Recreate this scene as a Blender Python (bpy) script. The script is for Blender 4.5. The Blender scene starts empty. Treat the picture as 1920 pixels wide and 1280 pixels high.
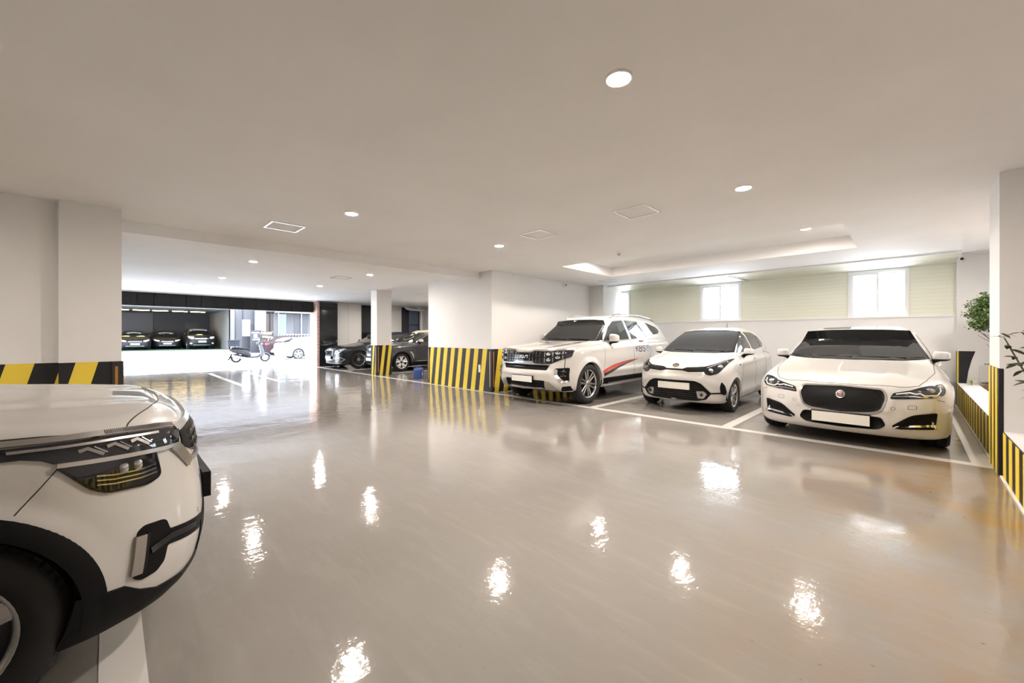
import bpy, bmesh, math, random
import numpy as np
from mathutils import Vector, Matrix

# ------------------------------------------------------------------ camera
SC = bpy.context.scene
COL = SC.collection
EYE = 1.30
YAW = math.atan(750 / 752.5)
cam_data = bpy.data.cameras.new('camera')
cam_data.sensor_width = 36.0
cam_data.lens = 752.5 / 1920 * 36.0
cam_data.shift_y = -10 / 1920
cam_data.clip_start = 0.05
cam_data.clip_end = 300
cam = bpy.data.objects.new('camera', cam_data)
cam.location = (0, 0, EYE)
cam.rotation_euler = (math.pi / 2, 0, YAW)
COL.objects.link(cam)
SC.camera = cam

# ------------------------------------------------------------------ sky, sun, exposure
world = bpy.data.worlds.new('sky')
SC.world = world
world.use_nodes = True
wn = world.node_tree.nodes
wn['Background'].inputs['Color'].default_value = (0.82, 0.90, 1.0, 1)
wn['Background'].inputs['Strength'].default_value = 11.5
sun_data = bpy.data.lights.new('sun', 'SUN')
sun_data.energy = 1.0
sun_data.angle = math.radians(6)
sun_data.color = (1.0, 0.96, 0.9)
sun = bpy.data.objects.new('sun', sun_data)
sun.rotation_euler = (math.radians(24), math.radians(10), 0)
COL.objects.link(sun)
SC.view_settings.view_transform = 'Standard'
SC.view_settings.look = 'None'
SC.view_settings.gamma = 1.0
SC.view_settings.use_curve_mapping = False
SC.view_settings.exposure = 0.90
LAMP_POWER = 860.0
SC.cycles.max_bounces = 5
SC.cycles.diffuse_bounces = 4
SC.cycles.glossy_bounces = 2
SC.cycles.transmission_bounces = 2
SC.cycles.transparent_max_bounces = 4
SC.cycles.caustics_reflective = False
SC.cycles.caustics_refractive = False
SC.cycles.sample_clamp_indirect = 6.0
SC.cycles.adaptive_threshold = 0.06

# ------------------------------------------------------------------ materials
MATS = {}
def mat(name, col=(0.8, 0.8, 0.8), rough=0.5, metal=0.0, coat=0.0, spec=0.5, emit=None, estr=0.0, crough=0.03):
    if name in MATS:
        return MATS[name]
    m = bpy.data.materials.new(name)
    m.use_nodes = True
    b = m.node_tree.nodes['Principled BSDF']
    b.inputs['Base Color'].default_value = (*col, 1)
    b.inputs['Roughness'].default_value = rough
    b.inputs['Metallic'].default_value = metal
    b.inputs['Coat Weight'].default_value = coat
    b.inputs['Coat Roughness'].default_value = crough
    b.inputs['Specular IOR Level'].default_value = spec
    if emit is not None:
        b.inputs['Emission Color'].default_value = (*emit, 1)
        b.inputs['Emission Strength'].default_value = estr
    MATS[name] = m
    return m

class NT:
    """small helper for node graphs"""
    def __init__(s, m):
        s.t = m.node_tree
        s.b = s.t.nodes['Principled BSDF']
    def n(s, typ, **kw):
        nd = s.t.nodes.new(typ)
        for k, v in kw.items():
            if k in nd.inputs and not hasattr(nd, k):
                nd.inputs[k].default_value = v
            else:
                setattr(nd, k, v)
        return nd
    def l(s, a, b):
        s.t.links.new(a, b)
    def mix(s, fac, a, b, mode='MIX'):
        nd = s.t.nodes.new('ShaderNodeMix')
        nd.data_type = 'RGBA'
        nd.blend_type = mode
        for sock, v in ((nd.inputs[0], fac), (nd.inputs[6], a), (nd.inputs[7], b)):
            if hasattr(v, 'links'):
                s.l(v, sock)
            elif isinstance(v, (int, float)):
                sock.default_value = v
            else:
                sock.default_value = (*v, 1)
        return nd.outputs[2]
    def math(s, op, a, b=0.0, c=None):
        nd = s.t.nodes.new('ShaderNodeMath')
        nd.operation = op
        for k, v in enumerate((a, b, c)):
            if v is None:
                continue
            if hasattr(v, 'links'):
                s.l(v, nd.inputs[k])
            else:
                nd.inputs[k].default_value = v
        return nd.outputs[0]
    def ramp(s, v, stops):
        nd = s.t.nodes.new('ShaderNodeValToRGB')
        e = nd.color_ramp.elements
        while len(e) < len(stops):
            e.new(0.5)
        for el, (p, c) in zip(e, stops):
            el.position = p
            el.color = (c, c, c, 1) if isinstance(c, (int, float)) else (*c, 1)
        s.l(v, nd.inputs[0])
        return nd.outputs[0]
    def noise(s, vec, scale, detail=2.0, rough=0.5):
        nd = s.t.nodes.new('ShaderNodeTexNoise')
        nd.inputs['Scale'].default_value = scale
        nd.inputs['Detail'].default_value = detail
        nd.inputs['Roughness'].default_value = rough
        s.l(vec, nd.inputs['Vector'])
        return nd.outputs[0]
    def pos(s, scale=(1, 1, 1), rot=0.0, obj=False):
        if obj:
            src = s.t.nodes.new('ShaderNodeTexCoord').outputs['Object']
        else:
            src = s.t.nodes.new('ShaderNodeNewGeometry').outputs['Position']
        mp = s.t.nodes.new('ShaderNodeMapping')
        mp.inputs['Scale'].default_value = scale
        mp.inputs['Rotation'].default_value = (0, 0, rot)
        s.l(src, mp.inputs['Vector'])
        return mp.outputs[0]
    def bump(s, h, strength, dist=0.01, prev=None):
        nd = s.t.nodes.new('ShaderNodeBump')
        nd.inputs['Strength'].default_value = strength
        nd.inputs['Distance'].default_value = dist
        s.l(h, nd.inputs['Height'])
        if prev is not None:
            s.l(prev, nd.inputs['Normal'])
        return nd.outputs[0]

def plaster(name, col, rough=0.75):
    m = mat(name, col, rough)
    t = NT(m)
    p = t.pos()
    n1 = t.noise(p, 1.1, 4)
    c = t.mix(t.ramp(n1, [(0.35, 0.0), (0.75, 1.0)]), col, tuple(v * 0.955 for v in col))
    t.l(c, t.b.inputs['Base Color'])
    t.l(t.bump(t.noise(p, 140, 2), 0.05, 0.002), t.b.inputs['Normal'])
    return m

plaster('wall_white', (0.85, 0.842, 0.83))
plaster('ceiling_white', (0.93, 0.92, 0.91))
mat('paint_white_line', (0.66, 0.64, 0.61), 0.25)
mat('band_black', (0.02, 0.02, 0.023), 0.5, spec=0.3)
mat('band_yellow', (0.84, 0.63, 0.07), 0.55, spec=0.3)
mat('rubber_black', (0.02, 0.02, 0.022), 0.6)
mat('reflector_orange', (0.42, 0.19, 0.04), 0.25)
mat('frame_white', (0.86, 0.87, 0.88), 0.3)
mat('trim_white', (0.85, 0.85, 0.85), 0.4)
mat('lamp_glow', (1, 1, 1), 0.5, emit=(1.0, 0.895, 0.80), estr=LAMP_POWER)
mat('asphalt', (0.62, 0.63, 0.64), 0.8)
mat('fascia_dark', (0.016, 0.015, 0.0145), 0.5, spec=0.25)
mat('granite', (0.014, 0.015, 0.017), 0.07)
mat('panel_cream', (0.80, 0.775, 0.74), 0.45)

def floor_material():
    m = mat('floor_epoxy', (0.45, 0.40, 0.345), 0.06)
    t = NT(m)
    p = t.pos()
    sx = t.n('ShaderNodeSeparateXYZ')
    t.l(p, sx.inputs[0])
    X, Y = sx.outputs[0], sx.outputs[1]
    base = t.mix(t.ramp(t.noise(p, 0.55, 5), [(0.3, 0.0), (0.7, 1.0)]), (0.25, 0.229, 0.207), (0.295, 0.274, 0.252))
    scuff = t.ramp(t.noise(t.pos((0.9, 5.0, 1), 0.5), 2.2, 6, 0.65), [(0.50, 0.0), (0.78, 0.22)])
    base = t.mix(scuff, base, (0.42, 0.40, 0.38))
    # rusty soil stains washed out of the planter, near its kerb
    near = t.math('MULTIPLY', t.ramp(t.math('ADD', t.math('MULTIPLY', X, 0.35), 0.80), [(0.45, 0.0), (0.98, 1.0)]),
                  t.ramp(t.math('MULTIPLY', Y, 0.1), [(0.10, 0.6), (0.45, 1.0), (0.60, 1.0), (0.63, 0.0)]))
    rust = t.math('MULTIPLY', near, t.ramp(t.noise(t.pos((1.2, 0.8, 1)), 1.6, 6, 0.62), [(0.36, 0.0), (0.66, 1.0)]))
    base = t.mix(rust, base, (0.34, 0.21, 0.085))
    # grit
    vor = t.n('ShaderNodeTexVoronoi')
    vor.inputs['Scale'].default_value = 9.0
    t.l(t.pos((1.0, 1.6, 1), 0.6), vor.inputs['Vector'])
    speck = t.math('MULTIPLY', t.ramp(vor.outputs['Distance'], [(0.035, 1.0), (0.085, 0.0)]),
                   t.ramp(t.noise(p, 3.3, 3), [(0.44, 0.0), (0.50, 1.0)]))
    speck = t.math('MULTIPLY', speck, t.math('ADD', t.math('MULTIPLY', near, 0.9), 0.12))
    base = t.mix(speck, base, (0.06, 0.05, 0.04))
    t.l(base, t.b.inputs['Base Color'])
    rg = t.ramp(t.noise(t.pos((0.7, 1.3, 1), 0.3), 1.3, 5, 0.6), [(0.35, 0.025), (0.62, 0.07), (0.8, 0.16)])
    rg2 = t.math('ADD', rg, t.math('MULTIPLY', rust, 0.05))
    t.l(rg2, t.b.inputs['Roughness'])
    # trowel waves and a thin film of water
    w1 = t.noise(t.pos((1.0, 1.0, 1)), 1.7, 2)
    w2 = t.noise(t.pos((5.2, 1.6, 1), math.radians(8)), 2.6, 3, 0.55)
    b1 = t.bump(w1, 0.30, 0.020)
    b2 = t.bump(w2, 0.26, 0.006, b1)
    w3 = t.noise(t.pos((1.0, 1.5, 1), math.radians(-40)), 24, 2)
    b3 = t.bump(w3, 0.28, 0.0022, b2)
    t.l(b3, t.b.inputs['Normal'])
    t.b.inputs['Specular IOR Level'].default_value = 0.85
    return m
floor_material()

def siding_material():
    m = mat('siding_green', (0.80, 0.80, 0.68), 0.5)
    t = NT(m)
    p = t.pos()
    sx = t.n('ShaderNodeSeparateXYZ')
    t.l(p, sx.inputs[0])
    fr = t.math('FRACT', t.math('MULTIPLY', sx.outputs[2], 13.0))
    g = t.ramp(fr, [(0.0, 0.0), (0.06, 1.0), (0.94, 1.0), (1.0, 0.0)])
    t.l(t.mix(g, (0.66, 0.66, 0.54), (0.80, 0.80, 0.68)), t.b.inputs['Base Color'])
    t.l(t.bump(g, 0.5, 0.004), t.b.inputs['Normal'])
siding_material()

def brick_material():
    m = mat('brick_red', (0.5, 0.25, 0.2), 0.7)
    t = NT(m)
    geo = t.t.nodes.new('ShaderNodeNewGeometry')
    sx = t.n('ShaderNodeSeparateXYZ')
    t.l(geo.outputs['Position'], sx.inputs[0])
    cb = t.n('ShaderNodeCombineXYZ')
    t.l(t.math('ADD', sx.outputs[0], sx.outputs[1]), cb.inputs[0])
    t.l(sx.outputs[2], cb.inputs[1])
    br = t.n('ShaderNodeTexBrick')
    br.inputs['Color1'].default_value = (0.55, 0.26, 0.19, 1)
    br.inputs['Color2'].default_value = (0.42, 0.19, 0.15, 1)
    br.inputs['Mortar'].default_value = (0.75, 0.70, 0.66, 1)
    br.inputs['Scale'].default_value = 1.0
    br.inputs['Brick Width'].default_value = 0.21
    br.inputs['Row Height'].default_value = 0.075
    br.inputs['Mortar Size'].default_value = 0.010
    t.l(cb.outputs[0], br.inputs['Vector'])
    t.l(br.outputs['Color'], t.b.inputs['Base Color'])
    t.l(t.bump(br.outputs['Fac'], -0.5, 0.006), t.b.inputs['Normal'])
brick_material()

def pane_glass():
    m = bpy.data.materials.new('pane_glass')
    m.use_nodes = True
    nt = m.node_tree
    nt.nodes.clear()
    out = nt.nodes.new('ShaderNodeOutputMaterial')
    tr = nt.nodes.new('ShaderNodeBsdfTranslucent')
    tr.inputs[0].default_value = (0.95, 0.97, 1, 1)
    tp = nt.nodes.new('ShaderNodeBsdfTransparent')
    gl = nt.nodes.new('ShaderNodeBsdfGlossy')
    gl.inputs['Roughness'].default_value = 0.05
    a = nt.nodes.new('ShaderNodeMixShader')
    a.inputs[0].default_value = 0.85
    b = nt.nodes.new('ShaderNodeMixShader')
    b.inputs[0].default_value = 0.05
    nt.links.new(tr.outputs[0], a.inputs[1])
    nt.links.new(tp.outputs[0], a.inputs[2])
    nt.links.new(a.outputs[0], b.inputs[1])
    nt.links.new(gl.outputs[0], b.inputs[2])
    nt.links.new(b.outputs[0], out.inputs['Surface'])
    MATS['frosted_glass'] = m
pane_glass()

# ------------------------------------------------------------------ object helpers
def M(m):
    return MATS[m] if isinstance(m, str) else m

def link(name, me, material=None, parent=None, loc=None):
    o = bpy.data.objects.new(name, me)
    COL.objects.link(o)
    if material is not None and me is not None:
        if not me.materials:
            me.materials.append(M(material))
    if parent is not None:
        o.parent = parent
    if loc is not None:
        o.location = loc
    return o

def tag(o, label, cat, group=None):
    o['label'] = label
    o['category'] = cat
    if group:
        o['group'] = group
    return o

def struct(o, label=None):
    o['kind'] = 'structure'
    if label:
        o['label'] = label
    return o

def thing(name, label, cat, loc=(0, 0, 0), rotz=0.0, group=None):
    o = bpy.data.objects.new(name, None)
    o.empty_display_size = 0.2
    COL.objects.link(o)
    o.location = loc
    o.rotation_euler = (0, 0, rotz)
    return tag(o, label, cat, group)

def mesh_from(name, verts, faces, smooth=False):
    me = bpy.data.meshes.new(name)
    me.from_pydata([tuple(map(float, v)) for v in verts], [], [tuple(map(int, f)) for f in faces])
    if smooth:
        me.polygons.foreach_set('use_smooth', [True] * len(me.polygons))
    me.update()
    return me

class B:
    """collects simple solids into one mesh"""
    def __init__(s):
        s.v, s.f = [], []
    def add(s, v, f):
        o = len(s.v)
        s.v += [tuple(p) for p in v]
        s.f += [tuple(i + o for i in q) for q in f]
        return s
    def box(s, x0, x1, y0, y1, z0, z1):
        v = [(x, y, z) for z in (z0, z1) for y in (y0, y1) for x in (x0, x1)]
        f = [(0, 2, 3, 1), (4, 5, 7, 6), (0, 1, 5, 4), (2, 6, 7, 3), (0, 4, 6, 2), (1, 3, 7, 5)]
        return s.add(v, f)
    def prism(s, pts, axis, a, b):
        """extrude a 2D polygon; axis 'x': pts are (y,z); 'y': (x,z); 'z': (x,y)"""
        n = len(pts)
        def P(p, t):
            return {'x': (t, p[0], p[1]), 'y': (p[0], t, p[1]), 'z': (p[0], p[1], t)}[axis]
        v = [P(p, a) for p in pts] + [P(p, b) for p in pts]
        f = [tuple(range(n))[::-1], tuple(range(n, 2 * n))]
        f += [(i, (i + 1) % n, n + (i + 1) % n, n + i) for i in range(n)]
        return s.add(v, f)
    def tube(s, pts, r, n=10, closed=False):
        pts = [Vector(p) for p in pts]
        rs = r if isinstance(r, (list, tuple)) else [r] * len(pts)
        rings = []
        prev = None
        for i, p in enumerate(pts):
            if closed:
                d = (pts[(i + 1) % len(pts)] - pts[i - 1])
            else:
                d = pts[min(i + 1, len(pts) - 1)] - pts[max(i - 1, 0)]
            d.normalize()
            up = Vector((0, 0, 1)) if abs(d.z) < 0.95 else Vector((1, 0, 0))
            a = d.cross(up).normalized()
            if prev is not None and a.dot(prev) < 0:
                a = -a
            prev = a
            b = d.cross(a).normalized()
            rings.append([p + rs[i] * (math.cos(t) * a + math.sin(t) * b) for t in [2 * math.pi * k / n for k in range(n)]])
        v = [q for r_ in rings for q in r_]
        f = []
        m = len(rings)
        for i in range(m if closed else m - 1):
            j = (i + 1) % m
            for k in range(n):
                f.append((i * n + k, i * n + (k + 1) % n, j * n + (k + 1) % n, j * n + k))
        if not closed:
            f.append(tuple(range(n))[::-1])
            f.append(tuple((m - 1) * n + k for k in range(n)))
        return s.add(v, f)
    def lathe(s, prof, n=32, axis='z', o=(0, 0, 0)):
        """prof: list of (radius, height)"""
        v = []
        for r, h in prof:
            for k in range(n):
                a = 2 * math.pi * k / n
                c, d = r * math.cos(a), r * math.sin(a)
                p = {'z': (c, d, h), 'y': (c, h, d), 'x': (h, c, d)}[axis]
                v.append((p[0] + o[0], p[1] + o[1], p[2] + o[2]))
        f = []
        for i in range(len(prof) - 1):
            for k in range(n):
                f.append((i * n + k, i * n + (k + 1) % n, (i + 1) * n + (k + 1) % n, (i + 1) * n + k))
        return s.add(v, f)
    def build(s, name, material, parent=None, smooth=False, bevel=0.0, loc=None, sharp=None):
        me = mesh_from(name, s.v, s.f, smooth)
        bm = bmesh.new()
        bm.from_mesh(me)
        bmesh.ops.recalc_face_normals(bm, faces=bm.faces)
        if bevel > 0:
            bmesh.ops.bevel(bm, geom=[e for e in bm.edges if e.is_manifold and e.calc_face_angle(0) > 0.5], offset=bevel, segments=2, affect='EDGES', profile=0.5)
        if sharp:
            for e in bm.edges:
                if e.is_manifold and e.calc_face_angle(0) > sharp:
                    e.smooth = False
        bm.to_mesh(me)
        bm.free()
        return link(name, me, material, parent, loc)

def copy_tree(o, parent=None):
    c = o.copy()
    COL.objects.link(c)
    c.parent = parent
    for ch in o.children:
        copy_tree(ch, c)
    return c
# ================================================================== structure
H = 2.82
X1, X2 = -18.4, 2.2            # far open front, right end of the hall
YB, YF = -5.6, 11.5            # back of the left bays, outer wall of the right bays
# floor: one slab
struct(B().box(X1, X2, YB - 0.2, 12.0, -0.3, 0.0).build('floor', 'floor_epoxy'))

# ceiling with the coffer let into it
cx0, cx1, cy0, cy1, cz = -5.42, -0.665, 6.985, 9.06, 3.05
b = B()
b.box(X1, X2, YB, cy0, H, H + 0.1)
b.box(X1, cx0, cy0, 10.66, H, H + 0.1)
b.box(cx1, X2, cy0, 10.66, H, H + 0.1)
b.box(cx0, cx1, cy1, 10.66, H, H + 0.1)
b.box(X1, -7.3, 10.66, 12.0, H, H + 0.1)
b.box(0.6, X2, 10.66, 12.0, H, H + 0.1)
b.box(cx0 - 0.05, cx1 + 0.05, cy0 - 0.05, cy1 + 0.05, cz, cz + 0.1)
b.box(cx0 - 0.05, cx0, cy0, cy1, H + 0.1, cz)
b.box(cx1, cx1 + 0.05, cy0, cy1, H + 0.1, cz)
b.box(cx0, cx1, cy0 - 0.05, cy0, H + 0.1, cz)
b.box(cx0, cx1, cy1, cy1 + 0.05, H + 0.1, cz)
struct(b.build('ceiling', 'ceiling_white'))
# roof slab above: keeps the sky off the ceiling voids
struct(B().box(X1 - 0.45, X2 + 0.3, YB - 0.3, 12.2, 3.2, 3.45).build('ceiling_slab', 'ceiling_white'))

struct(B().box(X1 - 0.45, X2 + 0.3, YB - 0.3, 12.2, 3.45, 16.0).build('wall_sky_block', 'panel_cream'), 'unseen block over the parking hall, added to shut out sky')  # unseen mass added to cut the skylight on the street
# deep beam between the two columns
struct(B().box(-8.1, -7.33, 0.0, 6.4, 2.667, H).build('trim_1', 'ceiling_white'), 'wide white downstand beam between the two columns')

# walls
struct(B().box(-7.33, -6.84, YB, -0.40, 0, H).build('wall_left', 'wall_white'))
struct(B().box(X1, X2, YB - 0.2, YB, 0, H).build('wall_back', 'wall_white'))
struct(B().box(1.75, 1.95, YB, 12.0, 0, H).build('wall_right', 'wall_white'))
struct(B().box(-9.40, -7.0, 6.90, 10.75, 0, H).build('wall_inner', 'wall_white'))
b = B()
b.box(0.60, 1.75, 11.30, 11.7, 0, H)
struct(b.build('wall_end', 'wall_white'))
# low white wall under the windows and the green siding above it
SILL = 1.68
struct(B().box(-7.3, 0.62, 11.42, 11.75, 0, SILL).build('wall_front', 'wall_white'))
wins = [(-1.0, -0.04, 2.70), (-4.13, -3.10, 2.70), (-7.10, -6.22, 2.70)]
WT = 2.70
b = B()
segs = [(-6.22, -4.13), (-3.10, -1.0), (-0.04, 0.62)]
for a, c in segs:
    b.box(a, c, 11.46, 11.60, SILL, WT)
b.box(-7.3, 0.62, 11.46, 11.60, WT, 2.86)
b.box(-7.3, -7.10, 11.46, 11.60, SILL, WT)
b.prism([(11.47, 2.70), (11.47, 2.74), (10.72, 2.92), (10.72, 2.88)], 'x', -7.3, 0.62)
struct(b.build('wall_siding', 'siding_green'), 'pale green ribbed panel wall and soffit above the white wall')
# white trims of the opening
struct(B().box(-7.0, 0.62, 10.64, 10.72, H - 0.035, 2.95).box(-7.0, 0.62, 10.72, 10.76, H - 0.012, 2.95).build('trim_2', 'trim_white'))
struct(B().box(-7.3, 0.62, 11.40, 11.47, SILL, SILL + 0.03).build('trim_3', 'trim_white'))
struct(B().box(-7.0, -6.52, 10.40, 11.46, 0, H).build('wall_pier', 'wall_white'), 'white wall pier in the corner beside the leftmost window')

# windows: frame, sashes, panes
def window(n, x0, x1, z0, z1, y=11.44):
    w = bpy.data.objects.new('window_%d' % n, None)
    COL.objects.link(w)
    w.location = ((x0 + x1) / 2, y, z0)
    struct(w, 'white framed sliding window with two bright panes')
    hw, h = (x1 - x0) / 2, z1 - z0
    t = 0.055
    fr = B()
    fr.box(-hw, hw, 0, 0.12, 0, t).box(-hw, hw, 0, 0.12, h - t, h).box(-hw, -hw + t, 0, 0.12, t, h - t).box(hw - t, hw, 0, 0.12, t, h - t)
    fr.build('window_frame', 'frame_white', w)
    for s, yy in ((-1, 0.02), (1, 0.06)):
        a, c = (-hw + t, 0.025) if s < 0 else (-0.025, hw - t)
        q = 0.04
        sa = B()
        sa.box(a, c, yy, yy + 0.03, t, t + q).box(a, c, yy, yy + 0.03, h - t - q, h - t)
        sa.box(a, a + q, yy, yy + 0.03, t + q, h - t - q).box(c - q, c, yy, yy + 0.03, t + q, h - t - q)
        so = sa.build('sash', 'frame_white', w)
        B().box(a + q, c - q, yy + 0.012, yy + 0.016, t + q, h - t - q).build('pane', 'frosted_glass', so)
    B().box(-0.022, -0.005, -0.01, 0.02, h * 0.45, h * 0.55).build('latch', 'frame_white', w)
for i, (a, c, top) in enumerate(wins):
    window(i + 1, a, c, SILL + 0.0, top)
# outer sill casing boards left and right of each window
# ceiling-level conduit along the siding and up the soffit
def pipe(name, pts, r, label, m='trim_white', cat='conduit', group=None):
    o = B().tube(pts, r, 8).build(name, m, smooth=True)
    tag(o, label, cat, group)
    return o
pipe('conduit', [(-6.2, 11.43, 2.725), (0.58, 11.43, 2.725)], 0.016, 'thin white conduit along the top of the green panel wall')
pipe('conduit', [(-2.95, 11.38, 2.70), (-3.25, 10.95, 2.80)], 0.016, 'short slanting white conduit on the soffit above the middle window')
pipe('conduit', [(0.64, 10.95, 2.80), (0.95, 10.95, 2.80), (1.7, 9.6, 2.805)], 0.014, 'thin white conduit bent across the ceiling above the plants')

# ------------------------------------------------------------------ columns with hazard bands
BAND = 1.0
mat('bark', (0.16, 0.075, 0.04), 0.85)
def stripes(parent, face, a0, a1, fixed, out, z0, z1, width, lean, start, name='yellow_stripe'):
    """yellow diagonal stripes, each a thin plate clipped to the face. face 'x' lies in the (y,z) plane, 'y' in (x,z)."""
    h = z1 - z0
    k = start
    i = 0
    while k < a1 + abs(lean) + width:
        poly = [(k, z0), (k + width, z0), (k + width + lean, z1), (k + lean, z1)]
        k += 2 * width
        # clip to [a0, a1]
        def clip(p, lim, keep_gt):
            out_ = []
            for j in range(len(p)):
                A, C = p[j], p[(j + 1) % len(p)]
                ia = (A[0] >= lim) if keep_gt else (A[0] <= lim)
                ic = (C[0] >= lim) if keep_gt else (C[0] <= lim)
                if ia:
                    out_.append(A)
                if ia != ic:
                    t = (lim - A[0]) / (C[0] - A[0])
                    out_.append((lim, A[1] + t * (C[1] - A[1])))
            return out_
        poly = clip(poly, a0, True)
        if len(poly) > 2:
            poly = clip(poly, a1, False)
        if len(poly) < 3:
            continue
        w = max(p[0] for p in poly) - min(p[0] for p in poly)
        if w < 0.02:
            continue
        B().prism(poly, face, fixed, fixed + out).build(name, 'band_yellow', parent)

def guard(parent, x, y, dx, dy, z0=0.02, z1=BAND):
    """black rubber corner guard with an orange reflector strip"""
    o = B().box(min(x, x - dx * 0.085), max(x, x - dx * 0.085), min(y, y + dy * 0.012), max(y, y + dy * 0.012), z0, z1)
    o.box(min(x, x + dx * 0.012), max(x, x + dx * 0.012), min(y + dy * 0.012, y - dy * 0.085), max(y + dy * 0.012, y - dy * 0.085), z0, z1)
    g = o.build('corner_guard', 'rubber_black', parent)
    r = B().box(min(x - dx * 0.035, x - dx * 0.06), max(x - dx * 0.035, x - dx * 0.06), min(y + dy * 0.010, y + dy * 0.016), max(y + dy * 0.010, y + dy * 0.016), z0 + 0.1, z1 - 0.06)
    r.box(min(x + dx * 0.010, x + dx * 0.016), max(x + dx * 0.010, x + dx * 0.016), min(y - dy * 0.035, y - dy * 0.06), max(y - dy * 0.035, y - dy * 0.06), z0 + 0.1, z1 - 0.06)
    r.build('reflector_strip', 'reflector_orange', g)

# left column and the banded wall beside it
c = thing('column', 'white square column with hazard band beside the nearest parked car', 'column', (-7.3, -0.15, 0))
def P(o, bx, name, m):                      # world-space box as a child
    x0, x1, y0, y1, z0, z1 = bx
    l = o.location
    return B().box(x0 - l.x, x1 - l.x, y0 - l.y, y1 - l.y, z0 - l.z, z1 - l.z).build(name, m, o)
P(c, (-8.1, -6.74, -0.40, 0.105, 0, H), 'shaft', 'wall_white')
P(c, (-6.742, -6.736, -0.40, 0.107, 0, BAND), 'band', 'band_black')
P(c, (-8.1, -6.736, 0.105, 0.109, 0, BAND), 'band', 'band_black')
stripes(c, 'x', -0.25, 0.19, 0.564, 0.003, 0, BAND, 0.18, 0.24, -0.36)
guard(c, 0.565, 0.258, 1, 1)
wl = bpy.data.objects['wall_left']
B().box(-6.842, -6.836, YB, -0.40, 0, BAND).build('band', 'band_black', wl)
k = -5.4
stripes(wl, 'x', YB, -0.40, -6.836, 0.003, 0, BAND, 0.2, 0.24, -5.02)

# wide pier in the middle, beside the large car
c = thing('column', 'wide white pier with black and yellow hazard band beside the tallest white car', 'column', (-8.2, 6.55, 0))
P(c, (-9.49, -6.88, 6.24, 6.90, 0, H), 'shaft', 'wall_white')
P(c, (-9.493, -6.877, 6.236, 6.90, 0, BAND), 'band', 'band_black')
stripes(c, 'y', -1.27, 1.19, -0.317, 0.003, 0, BAND, 0.155, 0.145, -1.30)
stripes(c, 'x', -0.25, 0.35, 1.322, 0.003, 0, BAND, 0.155, 0.145, -0.25)
guard(c, 1.323, -0.314, 1, -1)
guard(c, -1.293, -0.314, -1, -1)
B().box(0.86, 0.93, -0.325, -0.317, 0.44, 0.62).build('notice_sticker', 'trim_white', c)
wi = bpy.data.objects['wall_inner']
B().box(-7.0, -6.996, 6.92, 10.40, 0, BAND).build('band', 'band_black', wi)
stripes(wi, 'x', 6.92, 10.40, -6.996, 0.003, 0, BAND, 0.155, 0.145, 6.85)
# slim column further off
c = thing('column', 'slim white square column with hazard band in front of the dark cars', 'column', (-12.62, 6.45, 0))
P(c, (-12.84, -12.43, 6.19, 6.72, 0, H), 'shaft', 'wall_white')
P(c, (-12.843, -12.427, 6.187, 6.723, 0, BAND), 'band', 'band_black')
stripes(c, 'y', -0.21, 0.12, -0.267, 0.003, 0, BAND, 0.10, 0.1, -0.16)
stripes(c, 'x', -0.18, 0.27, 0.194, 0.003, 0, BAND, 0.11, 0.12, -0.17)
guard(c, 0.193, -0.263, 1, -1)
# right column in the planter
c = thing('column', 'white square column rising out of the planter beside the right-hand kerb', 'column', (0.9, 6.15, 0))
P(c, (0.575, 1.75, 5.83, 6.50, 0, H), 'shaft', 'wall_white')
P(c, (0.570, 0.60, 5.828, 6.502, 0, BAND), 'band', 'band_black')
stripes(c, 'x', -0.32, 0.35, -0.333, 0.003, 0.0, BAND, 0.115, 0.0, -0.24)

# planter walls with their striped kerb faces
PLANTERS = []
for y0, y1, lab in ((6.505, 11.29, 'far white planter wall with striped kerb face, behind the right-hand column'),
                    (-5.0, 5.825, 'near white planter wall with striped kerb face at the right edge of the frame')):
    pk = thing('planter', lab, 'planter', (0.9, y0, 0), 0, 'planters with hazard-striped kerbs')
    PLANTERS.append(pk)
    P(pk, (0.60, 0.86, y0, y1, 0, 0.42), 'planter_wall', 'wall_white')
    P(pk, (0.592, 0.602, y0, y1, 0, 0.418), 'striped_face', 'band_black')
    y = y0 + 0.07
    while y < y1 - 0.14:
        q = y - y0
        B().prism([(q, 0.0), (q + 0.15, 0.0), (q + 0.16, 0.416), (q + 0.01, 0.416)], 'x', -0.311, -0.308).build('yellow_stripe', 'band_yellow', pk)
        y += 0.31
    P(pk, (0.575, 0.592, y0, y1, 0.0, 0.012), 'floor_seal', 'trim_white')
    P(pk, (0.86, 1.74, y0, y1, 0.0, 0.365), 'soil', 'bark')
# end-wall paint: corner post stripe and a black curved band
we = bpy.data.objects['wall_end']
B().box(0.597, 0.60, 11.30, 11.42, 0, 1.02).build('band', 'band_black', we)
B().box(0.600, 0.622, 11.296, 11.30, 0, 1.02).build('yellow_stripe', 'band_yellow', we)
pts = [(0.622, 0.0), (0.715, 0.0), (0.72, 0.42), (0.745, 0.66), (0.785, 0.86), (0.83, 1.02), (0.622, 1.02)]
B().prism(pts, 'y', 11.295, 11.30).build('band', 'band_black', we)

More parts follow.
